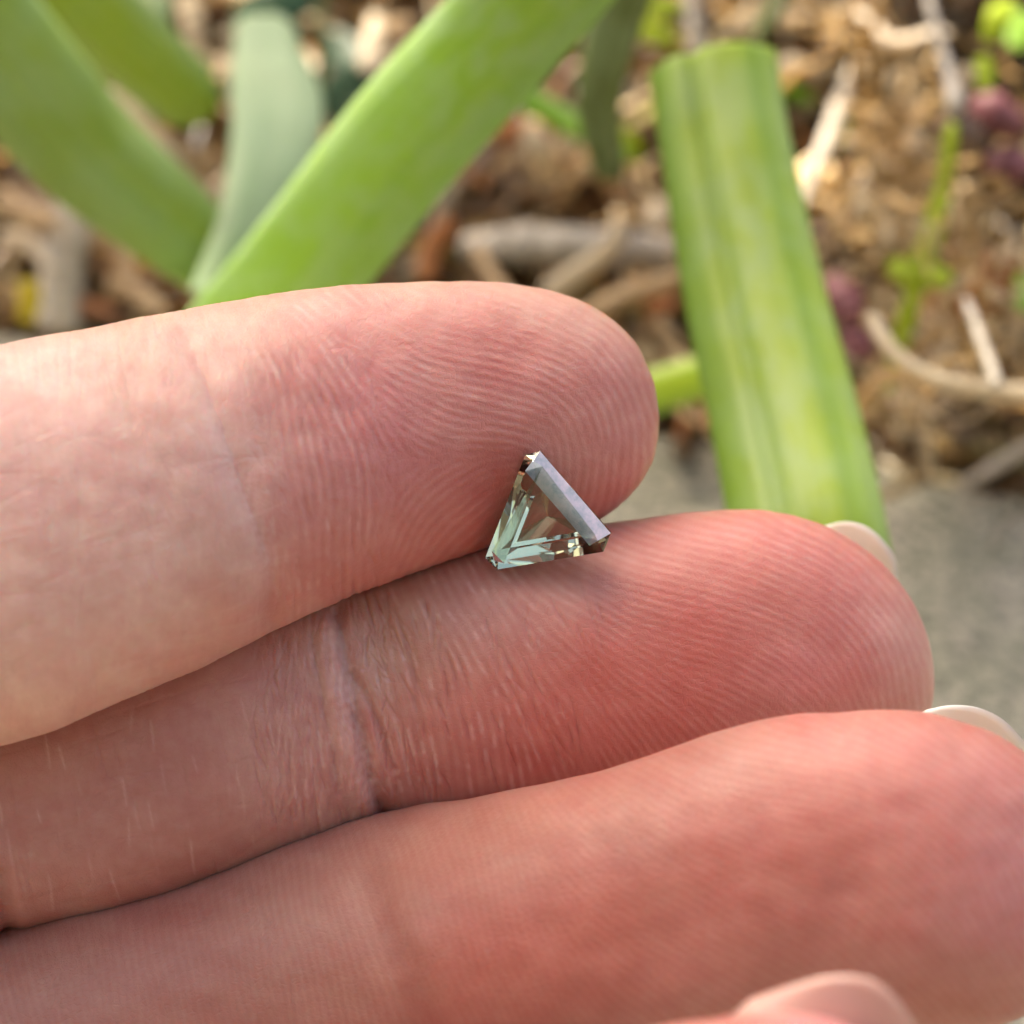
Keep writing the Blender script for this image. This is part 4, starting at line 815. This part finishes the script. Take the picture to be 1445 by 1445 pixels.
# ---------------------------------------------------------------- uncountable litter
def litter(n_chip, n_fib, seed):
    r = np.random.default_rng(seed); Vs = []; Fs = []; Cs = []; base = 0
    pal = np.array([(0.78, 0.56, 0.25), (0.55, 0.35, 0.12), (0.30, 0.16, 0.06), (0.92, 0.80, 0.52), (0.20, 0.11, 0.055), (0.45, 0.38, 0.30), (0.55, 0.24, 0.09), (0.10, 0.06, 0.035), (0.42, 0.42, 0.16)])
    pl = np.array([.12, .10, .20, .12, .20, .08, .06, .10, .02]); prr = np.array([.24, .12, .10, .26, .10, .08, .04, .04, .02])
    def pick(right): p = prr if right else pl; return pal[r.choice(len(pal), p=p/p.sum())]*r.uniform(0.55, 1.15)
    def place():
        while True:
            x = r.uniform(-0.10, 0.13); y = r.uniform(0.10, 0.42)
            if slab_dist(x, y) > 0.001 and (smooth_noise(np.array(x*1000), np.array(y*1000), 26, 8, 2) > -0.30 or r.random() < 0.10): return x, y
    for k in range(n_fib+n_chip):
        x, y = place(); right = x > 0.018; chip = k >= n_fib
        h = float(bed_height(np.array(x), np.array(y)))+abs(r.normal(0, 5.0))*MM+1.0*MM
        L = (r.uniform(4, 13) if chip else r.uniform(10, 42))*MM; a = r.uniform(0, 6.283); el = r.normal(0, 0.28)
        n = 4 if chip else 11
        cur = r.normal(0, 0.5 if chip else (2.4 if right else 0.6)); tw = r.normal(0, 0.8)
        t = np.linspace(0, 1, n); aa = a+cur*(t-0.5)*2+(np.sin(t*r.uniform(3, 9)+r.uniform(0, 6))*(0.9 if right else 0.25)); ee = el+r.normal(0, 0.4)*(t-.5)*2
        dx = np.stack([np.cos(aa)*np.cos(ee), np.sin(aa)*np.cos(ee), np.sin(ee)], -1)*L/(n-1)
        C = np.cumsum(dx, 0); C = C-C.mean(0)+np.array([x, y, h])
        hw = (r.uniform(0.7, 2.0) if chip else r.choice([0.2, 0.4, 0.8, 1.4], p=[.30, .34, .24, .12])*(0.8 if right else 1.1))*MM
        ht = (0.18 if chip else 0.6*hw/MM)*MM
        ax = dx/np.linalg.norm(dx, axis=1)[:, None]; rf = np.array([math.sin(tw), 0.2, math.cos(tw)])
        b1 = np.cross(ax, rf); b1 /= np.linalg.norm(b1, axis=1)[:, None]+1e-9; b2 = np.cross(ax, b1)
        prof = np.sin(np.clip(t, 0.06, 0.94)*math.pi)**(0.5 if chip else 0.3); 
        nc = 4; an = np.arange(nc)*math.pi/2
        g = C[:, None]+prof[:, None, None]*(b1[:, None]*np.cos(an)[None, :, None]*hw+b2[:, None]*np.sin(an)[None, :, None]*ht)
        Vs.append(g.reshape(-1, 3)); Fs.append(tubes_faces(n, nc, base)); 
        e = base+(n-1)*nc; Fs.append(np.array([[base+3, base+2, base+1, base], [e, e+1, e+2, e+3]]))
        c = pick(right)*float(np.clip(0.65+1.2*smooth_noise(np.array(x*1000), np.array(y*1000), 20, 19, 3), 0.07, 1.5)); Cs.append(np.tile([*c, 1], (n*nc, 1))); base += n*nc
    return np.concatenate(Vs), np.concatenate(Fs), np.concatenate(Cs)
def fluff(n, seed):
    r = np.random.default_rng(seed); Vs = []; Fs = []; Cs = []; base = 0
    for k in range(n):
        cu, cv, su, sv = [(1265, 190, 30, 55), (1285, 290, 40, 35), (1345, 500, 35, 30), (1280, 560, 45, 30), (1400, 400, 30, 30), (1180, 40, 40, 30), (930, 310, 25, 20), (760, 230, 25, 25)][r.choice(8, p=[.28, .17, .08, .07, .16, .10, .06, .08])]
        u = r.normal(cu, su); v = r.normal(cv, sv)
        c0 = G(u, v, (22 if u > 1100 else 8)+r.normal(0, 4)); t = np.linspace(0, 1, 16); L = r.uniform(5, 16)*MM; a = r.uniform(0, 6.283); cur = r.normal(0, 4)
        aa = a+cur*t+np.sin(t*r.uniform(4, 12))*0.8; ee = r.normal(0, 0.5)+np.sin(t*r.uniform(3, 8)+r.uniform(0, 6))*0.5
        dx = np.stack([np.cos(aa)*np.cos(ee), np.sin(aa)*np.cos(ee), np.sin(ee)], -1)*L/15; C = np.cumsum(dx, 0); C += c0-C.mean(0)
        ax = dx/np.linalg.norm(dx, axis=1)[:, None]; b1 = np.cross(ax, [math.sin(k), 0.3, math.cos(k)]); b1 /= np.linalg.norm(b1, axis=1)[:, None]+1e-9; b2 = np.cross(ax, b1)
        hw = r.choice([0.10, 0.2, 0.4, 0.8], p=[.35, .35, .2, .1])*MM; pr = np.sin(np.clip(t, .05, .95)*math.pi)**0.4; an = np.arange(4)*math.pi/2
        g = C[:, None]+pr[:, None, None]*(b1[:, None]*np.cos(an)[None, :, None]*hw+b2[:, None]*np.sin(an)[None, :, None]*hw*0.3)
        Vs.append(g.reshape(-1, 3)); Fs.append(tubes_faces(16, 4, base)); e = base+60; Fs.append(np.array([[base+3, base+2, base+1, base], [e, e+1, e+2, e+3]]))
        c = np.array([(0.85, 0.64, 0.32), (0.93, 0.82, 0.58), (0.62, 0.42, 0.18), (0.80, 0.74, 0.62)][r.choice(4, p=[.4, .3, .2, .1])])*r.uniform(0.7, 1.05); Cs.append(np.tile([*c, 1], (64, 1))); base += 64
    return np.concatenate(Vs), np.concatenate(Fs), np.concatenate(Cs)
LM = litter_mat()
Vt, Ft, Ct = fluff(300, 12)
tag(mesh_obj('dry_grass_fluff', Vt, Ft, LM, attrs={'tone': ('FLOAT_COLOR', Ct)}), 'golden curly dried grass in loose tufts, mostly on the right side of the bed', 'dry grass', kind='stuff')
Vt, Ft, Ct = litter(2600, 9500, 5)
tag(mesh_obj('dry_litter', Vt, Ft, LM, attrs={'tone': ('FLOAT_COLOR', Ct)}), 'loose brown and straw coloured plant litter covering the bed', 'litter', kind='stuff')

# ---------------------------------------------------------------- unseen leafy branches added along the sun direction to shade hand, paving and bed
SH = np.array(S); SA = np.cross(SH, [0, 0, 1.0]); SA /= np.linalg.norm(SA); SB = np.cross(SA, SH)
broot = empty('added_shade_branch', tuple((50*SA-20*SB)*MM+SH*0.95))
tag(broot, 'unseen leafy branch added to shade the paving and the bed', 'branch')
broot2 = empty('added_shade_branch', tuple((55*SA+10*SB)*MM+SH*2.2))
tag(broot2, 'higher unseen leafy branch added to shade the hand', 'branch')
def shade_leaf(a_, b_, w_, l_, ang, k=0.9, root=None):
    c = (a_*SA+b_*SB)*MM+SH*k; t = np.linspace(-1, 1, 15); q = np.linspace(-1, 1, 5)
    a = math.cos(ang)*SA+math.sin(ang)*SB; b = np.cross(SH, a)
    prof = np.sqrt(np.clip(1-np.abs(t)**2.6, 0.002, 1)); nn = SH*0.0006
    mid = c+a*(t*l_/2*MM)[:, None]+SH*(-(t**2)*l_*0.10*MM)[:, None]
    g = mid[:, None]+b*(prof[:, None]*q[None]*w_/2*MM)[..., None]+SH*((q**2)[None]*prof[:, None]*w_*0.08*MM)[..., None]
    ring = np.concatenate([g+nn, (g-nn)[:, ::-1]], 1); nc = ring.shape[1]; n = 15
    F = tubes_faces(n, nc).tolist()+[tuple(range(nc)), tuple((n-1)*nc+j for j in range(nc))[::-1]]
    return mesh_obj('leaf', ring.reshape(-1, 3), F, DK, root)
for a in [(56, -1, 56, 74, 1.57), (52, 34, 60, 76, 0.1), (86, -8, 40, 60, 1.2), (30, 52, 60, 80, 0.2), (14, 6, 62, 80, 1.4), (-20, 10, 60, 90, 0.3)]: shade_leaf(*a, k=2.2, root=broot2)
for a in [(80, -42, 26, 44, 1.8), (104, -62, 30, 46, 0.3), (P(378, 170, 208)@SA/MM, P(378, 170, 208)@SB/MM, 40, 60, 1.2), (96, -90, 12, 30, 0.2), *[(G(u_, v_, 8)@SA/MM, G(u_, v_, 8)@SB/MM, w1, l1, an) for u_, v_, w1, l1, an in [(650, 390, 20, 34, .3), (760, 440, 14, 30, .1), (890, 380, 16, 30, 1.2), (110, 400, 20, 36, .4), (230, 430, 16, 24, 0), (20, 340, 14, 24, 1.1), (960, 470, 12, 24, .2), (1280, 610, 12, 30, .1), (1400, 640, 12, 26, .5), (1200, 120, 14, 26, 1.3), (700, 290, 10, 20, .2), (1400, 230, 12, 22, .8)]], (88, -70, 16, 26, 0.4), (100, -20, 40, 60, 0.6), (60, -100, 12, 50, 0.2), (90, -118, 10, 46, 0.5), (130, -100, 10, 40, 1.0), (48, -120, 12, 40, 0.9), (112, -104, 8, 40, -.4)]:
    shade_leaf(*a, k=0.9, root=broot)
stem = interp(np.array([(50*SA-20*SB)*MM+SH*0.97+SA*d_+SH*abs(d_)*0.1 for d_ in (-0.5, -0.2, 0, 0.15)]), 24)
ca = np.linspace(0, 2*math.pi, 8, endpoint=False)
gg = stem[:, None]+0.004*(np.cos(ca)[None, :, None]*SB+np.sin(ca)[None, :, None]*SH)
mesh_obj('twig', gg.reshape(-1, 3), tubes_faces(24, 8).tolist()+[tuple(range(8)), tuple(23*8+j for j in range(8))[::-1]], M_BROWN, broot)

# ---------------------------------------------------------------- dark board fence added unseen behind the lens to cut sky light on the hand
FEN = dry_mat('light_block_board', [(0.02, 0.014, 0.010), (0.04, 0.026, 0.018), (0.06, 0.04, 0.028)], trans=0, scale=60)
froot = empty('added_shade_fence', (0, -0.62, 0)); tag(froot, 'unseen dark fence of upright boards added behind the lens to cut sky light', 'fence')
def box(name, c, d, mat, parent):
    V_ = [(c[0]+sx_*d[0]/2, c[1]+sy_*d[1]/2, c[2]+sz_*d[2]/2) for sx_ in (-1, 1) for sy_ in (-1, 1) for sz_ in (-1, 1)]
    return mesh_obj(name, V_, [(0, 1, 3, 2), (4, 6, 7, 5), (0, 4, 5, 1), (2, 3, 7, 6), (0, 2, 6, 4), (1, 5, 7, 3)], mat, parent, smooth=False)
for k in range(24): box('board', (-1.62+k*0.142, -0.62+0.002*(k % 3), 0.86+0.004*(k*7 % 5)), (0.136, 0.02, 1.72), FEN, froot)
for z_ in (0.35, 1.4): box('rail', (0, -0.656, z_), (3.42, 0.045, 0.09), FEN, froot)
